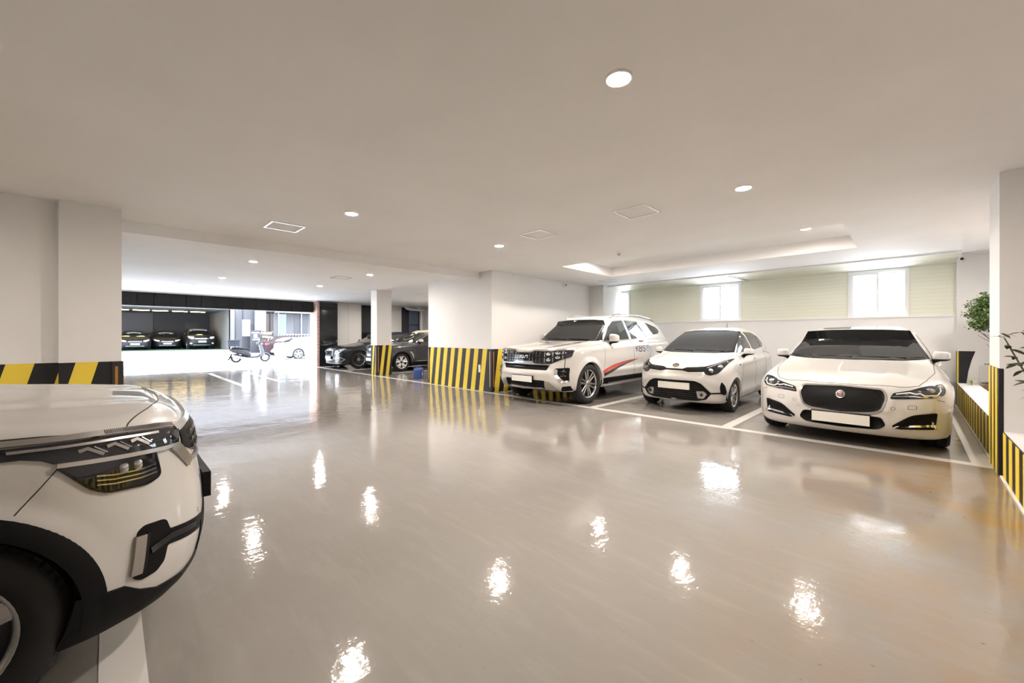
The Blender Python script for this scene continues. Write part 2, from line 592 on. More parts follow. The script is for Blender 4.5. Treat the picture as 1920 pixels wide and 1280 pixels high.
# far open front of the hall
fas = thing('fascia', 'dark panelled fascia over the open driveway entrance', 'fascia', (X1, 0, 2.33))
npan, fy0, fy1 = 27, -5.4, 6.26
for i in range(npan):
    a = fy0 + (fy1 - fy0) * i / npan
    c2 = fy0 + (fy1 - fy0) * (i + 1) / npan - 0.012
    B().box(-0.02, 0.02, a, c2, 0, 0.46).build('fascia_panel', 'fascia_dark', fas)
B().box(-0.4, -0.02, fy0, fy1, 0.0, 0.46).build('backing', 'fascia_dark', fas)
struct(B().box(X1, X1 + 0.06, YB, 6.3, 2.785, H).box(X1 + 0.06, X1 + 0.16, YB, 6.3, 2.80, H).build('trim_4', 'trim_white'))
struct(B().box(-18.95, -18.1, 6.30, 6.40, 0, H + 0.1).build('wall_brick', 'brick_red'), 'red brick end of the wall beside the driveway entrance')
b = B().box(-18.9, X1 - 0.02, 6.40, 12.0, 0, H + 0.3)
struct(b.build('wall_far', 'panel_cream'))
wf = bpy.data.objects['wall_far']
for y0, y1 in ((6.40, 7.17), (8.40, 9.0), (10.50, 10.86)):
    B().box(-18.44, -18.10 if y0 < 7 else -18.33, y0, y1, 0, H - 0.06).build('granite_panel', 'granite', wf)
for y0, y1 in ((7.17, 8.40), (9.0, 10.50)):
    n = 2
    for j in range(n):
        B().box(-18.42, -18.40, y0 + (y1 - y0) * j / n + 0.004, y0 + (y1 - y0) * (j + 1) / n - 0.004, 0, H - 0.07).build('cream_panel', 'panel_cream', wf)
struct(B().box(X1, -7.0, 11.75, 11.95, 0, H).build('wall_rear', 'wall_white'))
mat('glass_blue', (0.10, 0.13, 0.20), 0.05)
wd = bpy.data.objects.new('window_4', None)
COL.objects.link(wd)
wd.location = (-18.36, 10.86, 1.0)
struct(wd, 'dark blue glazed window behind the dark car with a pale roof')
B().box(-0.02, 0.0, 0.0, 0.64, 0, 1.72).build('pane', 'glass_blue', wd)
B().box(-0.02, 0.02, 0.0, 0.03, 0, 1.75).box(-0.02, 0.02, 0.61, 0.64, 0, 1.75).box(-0.02, 0.02, 0, 0.64, 0.86, 0.90).box(-0.02, 0.02, 0, 0.64, 1.72, 1.75).build('window_frame', 'fascia_dark', wd)
B().box(-0.005, 0.004, 0.30, 0.56, 0.1, 0.84).build('pane', 'frosted_glass', wd)
B().box(-0.005, 0.004, 0.30, 0.56, 0.92, 1.68).build('pane', 'frosted_glass', wd)

# floor markings
def line(x0, x1, y0, y1, label, group='painted parking bay lines'):
    o = B().box(x0, x1, y0, y1, 0.0, 0.0025).build('bay_line', 'paint_white_line')
    tag(o, label, 'floor line', group)
line(-17.9, 0.60, 6.12, 6.25, 'long white line across the fronts of the right-hand bays')
line(-4.20, -4.07, 6.25, 11.4, 'white bay line between the tallest car and the small hatchback')
line(-1.95, -1.82, 6.25, 11.4, 'white bay line between the small hatchback and the saloon')
line(0.43, 0.57, 6.25, 11.3, 'white bay line between the saloon and the striped kerb')
line(-6.80, -6.68, 6.40, 11.0, 'white bay line beside the pier and the tallest car')
line(-13.0, -12.87, 6.25, 11.7, 'white bay line left of the slim column')
line(-15.35, -15.22, 6.25, 11.7, 'white bay line between the two dark cars')
line(-17.7, -17.57, 6.25, 11.7, 'white bay line beside the dark granite wall')
line(-6.6, 0.50, -0.03, 0.105, 'white line running under the nose of the nearest car')
line(-17.3, -12.2, 2.40, 2.53, 'white floor line nearer the left column in the far hall')
line(-17.0, -12.6, 3.40, 3.53, 'white floor line further from the left column in the far hall')

# ------------------------------------------------------------------ ceiling fittings
mat('lamp_ring', (0.85, 0.84, 0.82), 0.35)
def downlight(x, y, label, z=H, s=1.0):
    t = thing('downlight', label, 'ceiling light', (x, y, z), 0, 'round recessed ceiling downlights')
    r = 0.066 * s
    B().lathe([(r + 0.018, 0.0), (r + 0.018, -0.004), (r + 0.004, -0.010), (r, -0.004), (r, 0.0)], 32).build('ring', 'lamp_ring', t, True)
    dv = [(r * math.cos(2 * math.pi * k / 24), r * math.sin(2 * math.pi * k / 24), -0.004) for k in range(24)]
    B().add(dv, [tuple(range(24))[::-1]]).build('diffuser', 'lamp_glow', t)
downlight(-1.225, 2.12, 'largest brightest downlight, nearest to the viewer')
downlight(-1.225, 4.59, 'downlight to the right of the square ceiling hatch, above the saloon')
downlight(-4.92, 2.12, 'downlight just right of the white framed ceiling grille')
downlight(-4.92, 4.63, 'downlight in front of the wide pier')
downlight(-1.225, 8.00, 'downlight inside the ceiling coffer, just showing over its near edge', 3.05)
downlight(-9.50, 2.07, 'downlight just behind the beam, left one')
downlight(-9.50, 4.55, 'downlight just behind the beam, above the slim column')
downlight(-12.70, 2.07, 'small far downlight nearest to the dark fascia on the left')
downlight(-12.70, 4.50, 'small far downlight left of the slim column')
downlight(-4.98, 7.75, 'downlight inside the left end of the ceiling coffer, lighting its end face', 3.05)
downlight(-3.05, 7.55, 'unseen fill light added in the middle of the ceiling coffer', 3.05)  # added lamp, hidden in the coffer, to brighten the back wall
downlight(1.22, 8.7, 'unseen fill light added over the far planter behind the right-hand column')  # added out of frame to lighten the end wall and planter
downlight(-4.5, -2.6, 'unseen fill light added over the rear of the nearest parked car')  # added out of frame to lift the left wall
downlight(-16.2, 8.6, 'unseen fill light added over the black limousine in the far bays')  # added fill for the far bays, out of sight behind the slim column
downlight(-14.3, 9.8, 'unseen fill light added over the two-tone dark crossover in the far bays')  # added fill for the far bays, out of sight behind the wide pier
downlight(-11.5, 9.0, 'unseen fill light added in the empty far bay behind the wide pier')  # another added fill for the far bays, also hidden by the pier

mat('hatch_frame', (0.88, 0.88, 0.88), 0.2, metal=0.8)
mat('vent_grey', (0.45, 0.42, 0.38), 0.6)
def hatch(x, y, label, s=0.42, kind=0, group='square ceiling hatches'):
    t = thing('ceiling_hatch', label, 'hatch', (x, y, H), 0, group)
    h = s / 2
    w = 0.022
    B().box(-h, h, -h, -h + w, -0.008, 0).box(-h, h, h - w, h, -0.008, 0).box(-h, -h + w, -h + w, h - w, -0.008, 0).box(h - w, h, -h + w, h - w, -0.008, 0).build('frame', 'hatch_frame', t)
    B().box(-h + w + 0.006, h - w - 0.006, -h + w + 0.006, h - w - 0.006, -0.003, 0).build('panel', 'ceiling_white', t)
    B().box(-h + w, h - w, -h + w, h - w, -0.001, 0).build('gap', 'vent_grey', t)
hatch(-6.18, 1.72, 'white framed square ceiling hatch near the beam, left of the downlights')
hatch(-2.38, 4.55, 'square ceiling hatch in front of the coffer, largest of the hatches')
hatch(-3.96, 4.54, 'faint square ceiling hatch right of the downlight by the pier')
hatch(-10.5, 4.25, 'small far ceiling hatch above the slim column')
hatch(-15.0, 1.6, 'far ceiling hatch close to the dark fascia')
hatch(-5.9, 9.7, 'faint ceiling hatch between the coffer and the corner')
t = thing('smoke_detector', 'small round smoke detector on the ceiling before the coffer', 'smoke detector', (-3.77, 6.53, H))
B().lathe([(0.055, 0), (0.055, -0.012), (0.045, -0.022), (0.03, -0.026)], 24).build('base', 'trim_white', t, True)
B().lathe([(0.03, -0.024), (0.028, -0.045), (0.018, -0.055), (0.0005, -0.056)], 20).build('sensor', 'vent_grey', t, True)

mat('lens_dark', (0.02, 0.02, 0.025), 0.08)
def cctv(loc, rz, label):
    t = thing('security_camera', label, 'camera', loc, rz, 'dome security cameras')
    B().lathe([(0.055, 0.0), (0.055, 0.03), (0.05, 0.035), (0.0005, 0.035)], 24, 'x').build('mount', 'trim_white', t, True)
    v = []
    pr = [(0.05 * math.sin(a), 0.035 + 0.055 * math.cos(a)) for a in [math.pi / 2 - math.pi / 2 * i / 8 for i in range(9)]]
    B().lathe([(max(r, 0.0005), h) for r, h in pr], 24, 'x').build('housing', 'trim_white', t, True)
    B().lathe([(0.026, 0.078), (0.024, 0.092), (0.0005, 0.094)], 20, 'x').build('lens', 'lens_dark', t, True)
cctv((-7.0, 9.10, 2.74), 0.0, 'small white security camera on the wall above the tallest car')
cctv((0.66, 11.30, 2.74), -math.pi / 2, 'small white security camera in the corner above the plant')
# ================================================================== car bodies
def pchip(tab):
    """monotone cubic through (x, y) points, flat outside"""
    t = np.array(sorted(tab), float)
    x, y = t[:, 0], t[:, 1]
    if len(x) == 1:
        return lambda q: np.full(np.shape(q), y[0])
    h = np.diff(x)
    d = np.diff(y) / h
    m = np.zeros_like(y)
    if len(x) > 2:
        w1, w2 = 2 * h[1:] + h[:-1], h[1:] + 2 * h[:-1]
        same = d[:-1] * d[1:] > 0
        with np.errstate(divide='ignore', invalid='ignore'):
            hm = (w1 + w2) / (w1 / d[:-1] + w2 / d[1:])
        m[1:-1] = np.where(same, hm, 0)
    m[0], m[-1] = d[0], d[-1]
    def f(q):
        q = np.asarray(q, float)
        qc = np.clip(q, x[0], x[-1])
        i = np.clip(np.searchsorted(x, qc, side='right') - 1, 0, len(h) - 1)
        s = (qc - x[i]) / h[i]
        return ((1 + 2 * s) * (1 - s) ** 2 * y[i] + s * (1 - s) ** 2 * h[i] * m[i]
                + s * s * (3 - 2 * s) * y[i + 1] + s * s * (s - 1) * h[i] * m[i + 1])
    return f

def smax(a, b, k):
    h = np.maximum(k - np.abs(a - b), 0) / k
    return np.maximum(a, b) + h * h * k * 0.25
def smin(a, b, k):
    return -smax(-a, -b, k)
def sstep(a, b, x):
    t = np.clip((x - a) / (b - a), 0, 1)
    return t * t * (3 - 2 * t)

def poly_sd(px, py, poly):
    """signed distance to a polygon, negative inside"""
    P = np.array(poly, float)
    d2 = np.full(px.shape, 1e9)
    inside = np.zeros(px.shape, bool)
    n = len(P)
    for i in range(n):
        a, c = P[i], P[(i + 1) % n]
        e = c - a
        wx, wy = px - a[0], py - a[1]
        t = np.clip((wx * e[0] + wy * e[1]) / max(e @ e, 1e-12), 0, 1)
        d2 = np.minimum(d2, (wx - t * e[0]) ** 2 + (wy - t * e[1]) ** 2)
        cond = (a[1] > py) != (c[1] > py)
        with np.errstate(divide='ignore', invalid='ignore'):
            xi = a[0] + (py - a[1]) * e[0] / np.where(e[1] == 0, 1e-12, e[1])
        inside ^= cond & (px < xi)
    d = np.sqrt(d2)
    return np.where(inside, -d, d)

class Map2:
    """displacement map sampled on a grid"""
    def __init__(s, a0, a1, b0, b1, step=0.006):
        s.a0, s.b0, s.st = a0, b0, step
        s.na, s.nb = int((a1 - a0) / step) + 2, int((b1 - b0) / step) + 2
        A, Bv = np.meshgrid(a0 + step * np.arange(s.na), b0 + step * np.arange(s.nb), indexing='ij')
        s.A, s.Bv = A, Bv
        s.g = np.zeros(A.shape)
    def recess(s, poly, depth, blur=0.02):
        sd = poly_sd(s.A, s.Bv, poly)
        s.g += depth * sstep(0.0, -blur, sd)
        return s
    def crease(s, line, amp, width):
        """raised (negative amp = sunken) soft ridge along a polyline"""
        d = np.full(s.A.shape, 1e9)
        L = np.array(line, float)
        for a, c in zip(L[:-1], L[1:]):
            e = c - a
            wx, wy = s.A - a[0], s.Bv - a[1]
            t = np.clip((wx * e[0] + wy * e[1]) / (e @ e), 0, 1)
            d = np.minimum(d, np.hypot(wx - t * e[0], wy - t * e[1]))
        s.g -= amp * np.exp(-(d / width) ** 2)
        return s
    def step_line(s, line, amp, width):
        """surface above the line (larger second coordinate) sits 'amp' further out, eased over width"""
        f = pchip(line)
        d = s.Bv - f(s.A)
        s.g -= amp * (sstep(-width, width, d) - 0.5)
        return s
    def __call__(s, a, b):
        u = np.clip((a - s.a0) / s.st, 0, s.na - 1.001)
        v = np.clip((b - s.b0) / s.st, 0, s.nb - 1.001)
        i, j = u.astype(int), v.astype(int)
        fu, fv = u - i, v - j
        g = s.g
        return (g[i, j] * (1 - fu) * (1 - fv) + g[i + 1, j] * fu * (1 - fv) + g[i, j + 1] * (1 - fu) * fv + g[i + 1, j + 1] * fu * fv)

class Body:
    """car body as an implicit surface. x forward (0 = front axle), y left, z up."""
    def __init__(s, S):
        s.S = S
        g = lambda k, d=None: pchip(S[k]) if k in S else (pchip([(0, d)]) if d is not None else None)
        s.hood, s.crown, s.plan, s.inset = g('hood'), g('crown', 0.05), g('plan'), g('inset')
        s.front, s.fplan, s.rear, s.rplan = g('front'), g('fplan'), g('rear'), g('rplan')
        s.bottom, s.roof, s.gy, s.tumble = g('bottom'), g('roof'), g('gy'), g('tumble')
        s.k, s.kg, s.ku = S.get('k', 0.10), S.get('kg', 0.10), S.get('ku', 0.03)
        s.kt = S.get('kt', 0.09)
        s.kf = S.get('kf', 0.22)
        s.gc = S.get('gc', 0.05)
        s.fm, s.sm, s.tm = S.get('fmap'), S.get('smap'), S.get('tmap')
        s.L0, s.L1, s.W, s.H = S['xr'], S['xf'], S['W'], S['H']
        s.cp = S.get('crown_pow', 2.4)
        s.arch = S.get('arches', [])
    def ys(s, x, z):
        y = s.plan(x) - s.inset(z)
        if s.sm is not None:
            y = y - s.sm(x, z)
        for (ax, az, r, amp, w) in s.arch:
            rr = np.hypot(x - ax, z - az)
            y = y + amp * sstep(r + w, r + 0.01, rr)
        return y
    def F(s, p):
        x, y, z = p[..., 0], np.abs(p[..., 1]), p[..., 2]
        side = y - s.ys(x, z)
        yr = np.clip(y / s.W, 0, 1.15)
        top = z - (s.hood(x) - s.crown(x) * yr ** s.cp)
        if s.tm is not None:
            top = top + s.tm(x, y)
        fx = x - (s.front(z) - s.fplan(y))
        if s.fm is not None:
            fx = fx + s.fm(y, z)
        rx = (s.rear(z) + s.rplan(y)) - x
        low = smax(smax(top, fx, s.kf), rx, s.k)
        low = smax(low, smax(side, fx, s.k), s.kt)
        low = smax(low, s.bottom(x) - z, 0.06)
        # greenhouse
        gs = y - (s.gy(x) - s.tumble(z))
        gt = (z - (s.roof(x) - s.gc * yr ** 2)) * s.S.get('gscale', 0.8)
        gr = smax(gs, gt, s.kg)
        gr = smax(gr, 0.45 - z, 0.05)
        return smin(low, gr, s.ku)
    def N(s, p, e=0.004):
        g = np.stack([s.F(p + np.array(d) * e) - s.F(p - np.array(d) * e) for d in ((1, 0, 0), (0, 1, 0), (0, 0, 1))], -1)
        return g / np.maximum(np.linalg.norm(g, axis=-1, keepdims=True), 1e-9)
    def cast(s, o, d, tmax, n=44):
        """first hit from outside along unit d"""
        o, d = np.asarray(o, float), np.asarray(d, float)
        t = np.zeros(o.shape[0])
        dt = tmax / n
        done = np.zeros(o.shape[0], bool)
        lo, hi = np.zeros_like(t), np.full_like(t, tmax)
        for i in range(n):
            tt = (i + 1) * dt
            inside = s.F(o + d * tt) < 0
            new = inside & ~done
            lo[new], hi[new] = tt - dt, tt
            done |= inside
            if done.all():
                break
        hit = done.copy()
        for i in range(15):
            m = 0.5 * (lo + hi)
            ins = s.F(o + d * m[:, None]) < 0
            hi = np.where(ins, m, hi)
            lo = np.where(ins, lo, m)
        return o + d * (0.5 * (lo + hi))[:, None], hit
    def view(s, v):
        """v: 'F' front (y,z), 'R' rear (y,z), 'L' left side (x,z), 'T' top (x,y), or an azimuth in degrees (u,z)"""
        if v == 'F':
            return lambda q: (np.stack([np.full(len(q), s.L1 + 0.3), q[:, 0], q[:, 1]], 1), np.array([-1., 0, 0]), 2.2)
        if v == 'R':
            return lambda q: (np.stack([np.full(len(q), s.L0 - 0.3), q[:, 0], q[:, 1]], 1), np.array([1., 0, 0]), 2.2)
        if v == 'L':
            return lambda q: (np.stack([q[:, 0], np.full(len(q), s.W + 0.3), q[:, 1]], 1), np.array([0, -1., 0]), 1.25)
        if v == 'T':
            return lambda q: (np.stack([q[:, 0], q[:, 1], np.full(len(q), s.H + 0.2)], 1), np.array([0, 0, -1.]), 1.4)
        a = math.radians(v)
        n, t = np.array([math.cos(a), math.sin(a), 0]), np.array([-math.sin(a), math.cos(a), 0])
        base = np.array([s.L1 - 0.7, 0, 0])
        return lambda q: (base + n * 2.0 + q[:, :1] * t + np.stack([0 * q[:, 0], 0 * q[:, 0], q[:, 1]], 1), -n, 2.6)
    def drop(s, q, v, off=0.0):
        q = np.asarray(q, float).reshape(-1, 2)
        o, d, tm = s.view(v)(q)
        p, hit = s.cast(o, np.broadcast_to(d, o.shape), tm)
        if off != 0.0:
            p = p + s.N(p) * off
        return p
    def shell(s, nx=170, ny=100, nz=72):
        """outer skin as a quad mesh"""
        cxm, hx = (s.L0 + s.L1) / 2, (s.L1 - s.L0) / 2 + 0.12
        cz0, hz = 0.70, s.H / 2 + 0.25
        oc = np.array([cxm, 0, 0.62])
        core = np.array([hx - 0.62, 0.30, 0.10])
        out = np.array([hx, s.W + 0.12, hz])
        cen = np.array([cxm, 0, s.H / 2 + 0.02])
        # grid lines: closer together at the nose and over the bumper heights
        tx = np.linspace(0, 1, nx + 1)
        wx_ = np.interp(tx, [0, 0.55, 1], [-1, 0.25, 1])
        wz_ = np.interp(np.linspace(0, 1, nz + 1), [0, 0.08, 0.62, 1], [-1, -0.72, 0.30, 1])
        idx = {}
        V = []
        def vid(i, j, k):
            key = (i, j, k)
            if key not in idx:
                idx[key] = len(V)
                V.append((wx_[i], j / ny * 2 - 1, wz_[k]))
            return idx[key]
        Fs = []
        for i in range(nx):
            for j in range(ny):
                Fs.append((vid(i, j, nz), vid(i + 1, j, nz), vid(i + 1, j + 1, nz), vid(i, j + 1, nz)))
                Fs.append((vid(i, j, 0), vid(i, j + 1, 0), vid(i + 1, j + 1, 0), vid(i + 1, j, 0)))
            for k in range(nz):
                Fs.append((vid(i, 0, k), vid(i + 1, 0, k), vid(i + 1, 0, k + 1), vid(i, 0, k + 1)))
                Fs.append((vid(i, ny, k), vid(i, ny, k + 1), vid(i + 1, ny, k + 1), vid(i + 1, ny, k)))
        for j in range(ny):
            for k in range(nz):
                Fs.append((vid(0, j, k), vid(0, j, k + 1), vid(0, j + 1, k + 1), vid(0, j + 1, k)))
                Fs.append((vid(nx, j, k), vid(nx, j + 1, k), vid(nx, j + 1, k + 1), vid(nx, j, k + 1)))
        V = np.array(V)
        o = cen + V * out
        c = oc + V * core
        d = c - o
        L = np.linalg.norm(d, axis=1)
        P, hit = s.cast_var(o, d / L[:, None], L)
        return P, np.array(Fs)
    def cast_var(s, o, d, L, n=36):
        lo, hi = np.zeros(len(o)), L.copy()
        done = np.zeros(len(o), bool)
        for i in range(n):
            tt = L * (i + 1) / n
            new = (~done)
            if not new.any():
                break
            ins = np.zeros(len(o), bool)
            ins[new] = s.F(o[new] + d[new] * tt[new][:, None]) < 0
            m = ins & new
            lo[m], hi[m] = tt[m] - L[m] / n, tt[m]
            done |= ins
        for i in range(15):
            m = 0.5 * (lo + hi)
            ins = s.F(o + d * m[:, None]) < 0
            hi = np.where(ins, m, hi)
            lo = np.where(ins, lo, m)
        return o + d * (0.5 * (lo + hi))[:, None], done
# ------------------------------------------------------------------ car parts from a body
mat('car_white', (0.62, 0.60, 0.57), 0.32, coat=1.0)
mat('car_black', (0.006, 0.007, 0.011), 0.3, coat=0.5, spec=0.3)
mat('car_grey', (0.045, 0.047, 0.052), 0.3, metal=0.3, coat=1.0)
mat('car_cream', (0.72, 0.66, 0.52), 0.32, coat=1.0)
mat('tinted_glass', (0.012, 0.013, 0.014), 0.025, spec=0.9)
mat('side_glass', (0.03, 0.034, 0.038), 0.025, spec=1.0)
mat('plastic_black', (0.0065, 0.0065, 0.007), 0.5, spec=0.14)
mat('gloss_black', (0.006, 0.006, 0.007), 0.12)
mat('seam_dark', (0.015, 0.014, 0.013), 0.6)
mat('chrome', (0.82, 0.82, 0.82), 0.10, metal=1.0)
mat('satin_metal', (0.52, 0.50, 0.48), 0.28, metal=1.0)
mat('alloy', (0.60, 0.60, 0.60), 0.25, metal=0.9)
mat('alloy_bright', (0.80, 0.80, 0.80), 0.3, metal=0.3)
mat('alloy_dark', (0.03, 0.03, 0.032), 0.35)
mat('tire', (0.012, 0.012, 0.012), 0.72)
mat('lens_clear', (0.016, 0.017, 0.020), 0.03, spec=0.55)
mat('lamp_reflector', (0.62, 0.63, 0.65), 0.12, metal=1.0)
mat('lamp_drl', (0.85, 0.86, 0.88), 0.25)
mat('plate_white', (0.78, 0.76, 0.70), 0.35)
mat('sticker_red', (0.55, 0.06, 0.04), 0.3)
mat('sticker_dark', (0.05, 0.03, 0.03), 0.3)
mat('sticker_navy', (0.03, 0.04, 0.12), 0.3)
mat('sticker_blue', (0.25, 0.40, 0.75), 0.3)
mat('badge_maroon', (0.10, 0.02, 0.02), 0.3)
mat('lamp_red', (0.35, 0.02, 0.02), 0.1)

def grid_fill(poly, g):
    """triangulated polygon cut on a grid: 2D verts, faces, boundary loop order kept by edges"""
    bm = bmesh.new()
    vs = [bm.verts.new((p[0], p[1], 0)) for p in poly]
    f = bm.faces.new(vs)
    f.normal_update()
    bmesh.ops.triangulate(bm, faces=[f])
    xs = [p[0] for p in poly]
    ys = [p[1] for p in poly]
    for ax, a, c in ((0, min(xs), max(xs)), (1, min(ys), max(ys))):
        n = int((c - a) / g)
        for i in range(1, n + 1):
            t = a + (c - a) * i / (n + 1)
            co = (t, 0, 0) if ax == 0 else (0, t, 0)
            no = (1, 0, 0) if ax == 0 else (0, 1, 0)
            bmesh.ops.bisect_plane(bm, geom=bm.verts[:] + bm.edges[:] + bm.faces[:], plane_co=co, plane_no=no)
    bmesh.ops.remove_doubles(bm, verts=bm.verts, dist=1e-5)
    bm.verts.index_update()
    V = np.array([v.co[:2] for v in bm.verts])
    Fs = [tuple(v.index for v in f.verts) for f in bm.faces]
    Eb = [tuple(v.index for v in e.verts) for e in bm.edges if len(e.link_faces) == 1]
    bm.free()
    return V, Fs, Eb

def rounded(poly, r, n=4):
    """round the corners of a polygon; r scalar or list"""
    out = []
    m = len(poly)
    for i in range(m):
        p0, p, p1 = (np.array(poly[(i + k) % m], float) for k in (-1, 0, 1))
        ri = r[i] if isinstance(r, (list, tuple)) else r
        a, c = p0 - p, p1 - p
        la, lc = np.linalg.norm(a), np.linalg.norm(c)
        ri = min(ri, la * 0.45, lc * 0.45)
        if ri < 1e-4:
            out.append(tuple(p))
            continue
        A, C = p + a / la * ri, p + c / lc * ri
        for k in range(n + 1):
            t = k / n
            out.append(tuple((1 - t) ** 2 * A + 2 * t * (1 - t) * p + t * t * C))
    return out

def curve2(pts, n=6):
    """smooth Catmull-Rom polyline through pts"""
    P = np.array(pts, float)
    P = np.vstack([2 * P[0] - P[1], P, 2 * P[-1] - P[-2]])
    out = []
    for i in range(1, len(P) - 2):
        for k in range(n):
            t = k / n
            out.append(tuple(0.5 * ((2 * P[i]) + (-P[i - 1] + P[i + 1]) * t + (2 * P[i - 1] - 5 * P[i] + 4 * P[i + 1] - P[i + 2]) * t * t
                                    + (-P[i - 1] + 3 * P[i] - 3 * P[i + 1] + P[i + 2]) * t ** 3)))
    out.append(tuple(P[-2]))
    return out

class Car:
    def __init__(s, name, label, S, loc, rotz, paint, group=None):
        s.B = Body(S)
        s.S = S
        s.root = thing(name, label, 'car', loc, rotz, group)
        s.paint = paint
    # ---- skin
    def skin(s, nx=170, ny=64, nz=44, wheels=(), R=0.36):
        P, Fs = s.B.shell(nx, ny, nz)
        C = P[Fs]
        kill = np.zeros(len(Fs), bool)
        for (wx, wz, r) in wheels:
            q = np.hypot(C[:, :, 0] - wx, C[:, :, 2] - wz) < r + 0.006
            kill |= q.any(1) & (np.abs(C[:, :, 1]) > s.B.W - 0.42).all(1)
        Fs = Fs[~kill]
        used = np.unique(Fs)
        mp = -np.ones(len(P), int)
        mp[used] = np.arange(len(used))
        me = bpy.data.meshes.new('body')
        P2, F2 = P[used], mp[Fs]
        me.vertices.add(len(P2))
        me.vertices.foreach_set('co', P2.astype(np.float32).ravel())
        me.loops.add(F2.size)
        me.loops.foreach_set('vertex_index', F2.astype(np.int32).ravel())
        me.polygons.add(len(F2))
        me.polygons.foreach_set('loop_start', np.arange(0, F2.size, 4, dtype=np.int32))
        me.polygons.foreach_set('use_smooth', np.ones(len(F2), bool))
        me.update(calc_edges=True)
        me.validate()
        s.body = link('body', me, s.paint, s.root)
        return s.body
    def mesh(s, name, V, Fs, m, parent=None, smooth=True, flip_check=True, label=None):
        me = mesh_from(name, V, Fs, smooth)
        bm = bmesh.new()
        bm.from_mesh(me)
        bmesh.ops.recalc_face_normals(bm, faces=bm.faces)
        if smooth:
            for e in bm.edges:
                if e.is_manifold and e.calc_face_angle(0) > 0.7:
                    e.smooth = False
        bm.to_mesh(me)
        bm.free()
        o = link(name, me, m, parent or s.root)
        if label:
            o['label'] = label
        return o
    # ---- a panel lying on the body
    def panel(s, name, poly, v, m, off=0.004, deep=0.02, g=0.035, mirror=False, parent=None, label=None):
        V2, Fs, Eb = grid_fill(poly, g)
        top = s.B.drop(V2, v, off)
        nrm = s.B.N(top)
        bot_idx = sorted({i for e in Eb for i in e})
        mp = {i: len(top) + k for k, i in enumerate(bot_idx)}
        V = np.vstack([top, top[bot_idx] - nrm[bot_idx] * deep])
        F = list(Fs) + [(a, c, mp[c], mp[a]) for a, c in Eb]
        outs = []
        for sgn in ((1, -1) if mirror else (1,)):
            W = V * np.array([1, sgn, 1])
            outs.append(s.mesh(name, W, F, m, parent, label=label))
        return outs if mirror else outs[0]
    # ---- a strip along a polyline on the body
    def strip(s, name, line, v, m, w=0.012, off=0.004, deep=0.012, mirror=False, parent=None, step=0.03, taper=None, closed=False, label=None):
        L = np.array(line, float)
        if closed:
            L = np.vstack([L, L[:1]])
        Q = [L[0]]
        for a, c in zip(L[:-1], L[1:]):
            n = max(1, int(np.linalg.norm(c - a) / step))
            for k in range(1, n + 1):
                Q.append(a + (c - a) * k / n)
        Q = np.array(Q)
        if closed:
            d = np.roll(Q[:-1], -1, 0) - np.roll(Q[:-1], 1, 0)
            d = np.vstack([d, d[:1]])
        else:
            d = np.gradient(Q, axis=0)
        d /= np.maximum(np.linalg.norm(d, axis=1, keepdims=True), 1e-9)
        nn = np.stack([-d[:, 1], d[:, 0]], 1)
        ww = np.full(len(Q), w / 2)
        if taper:
            t = np.linspace(0, 1, len(Q))
            ww = ww * np.interp(t, [q[0] for q in taper], [q[1] for q in taper])
        A = s.B.drop(Q + nn * ww[:, None], v)
        C = s.B.drop(Q - nn * ww[:, None], v)
        na, nc = s.B.N(A), s.B.N(C)
        n = len(Q)
        V = np.vstack([A + na * off, C + nc * off, A - na * deep, C - nc * deep])
        F = []
        for i in range(n - 1):
            F += [(i, i + 1, n + i + 1, n + i), (i, 2 * n + i, 2 * n + i + 1, i + 1), (n + i, n + i + 1, 3 * n + i + 1, 3 * n + i)]
        F += [(0, n, 3 * n, 2 * n), (n - 1, 3 * n - 1, 4 * n - 1, 2 * n - 1)]
        outs = []
        for sgn in ((1, -1) if mirror else (1,)):
            outs.append(s.mesh(name, V * np.array([1, sgn, 1]), F, m, parent, label=label))
        return outs if mirror else outs[0]
    def seam(s, line, v, w=0.006, mirror=False, name='panel_gap'):
        return s.strip(name, line, v, 'seam_dark', w, 0.0012, 0.004, mirror)
    def ring(s, name, cx, cz, r0, r1, m, a0=-20, a1=200, off=0.006, deep=0.09, mirror=True, n=40, squash=1.0):
        """wheel-arch lip around (cx, cz) on the side"""
        A = np.radians(np.linspace(a0, a1, n))
        I = np.stack([cx + r0 * np.cos(A), cz + r0 * np.sin(A) * squash], 1)
        O = np.stack([cx + r1 * np.cos(A), cz + r1 * np.sin(A) * squash], 1)
        Mi = (I + O) / 2
        pi_, po, pm = s.B.drop(I, 'L'), s.B.drop(O, 'L'), s.B.drop(Mi, 'L')
        off_v = np.array([0, off, 0])
        V = np.vstack([po - off_v * 0.6, pm + off_v, pi_ + off_v, pi_ - np.array([0, deep, 0])])
        F = []
        for k in range(3):
            for i in range(n - 1):
                F.append((k * n + i, k * n + i + 1, (k + 1) * n + i + 1, (k + 1) * n + i))
        outs = []
        for sgn in (1, -1):
            outs.append(s.mesh(name, V * np.array([1, sgn, 1]), F, m))
        return outs
    def well(s, cx, cz, r, y0, y1):
        """dark inner wheel housing"""
        for sgn in (1, -1):
            b = B()
            n = 24
            A = [math.radians(-10 + 200 * i / n) for i in range(n + 1)]
            v = [(cx + r * math.cos(a), sgn * y, cz + r * math.sin(a)) for y in (y0, y1) for a in A]
            f = [(i, i + 1, n + 2 + i, n + 1 + i) for i in range(n)]
            f.append(tuple(range(n + 1)))
            b.add(v, f)
            b.build('wheel_housing', 'plastic_black', s.root, True)
    def underside(s, x0, x1, w, z0, z1):
        B().box(x0, x1, -w, w, z0, z1).build('underbody', 'plastic_black', s.root)

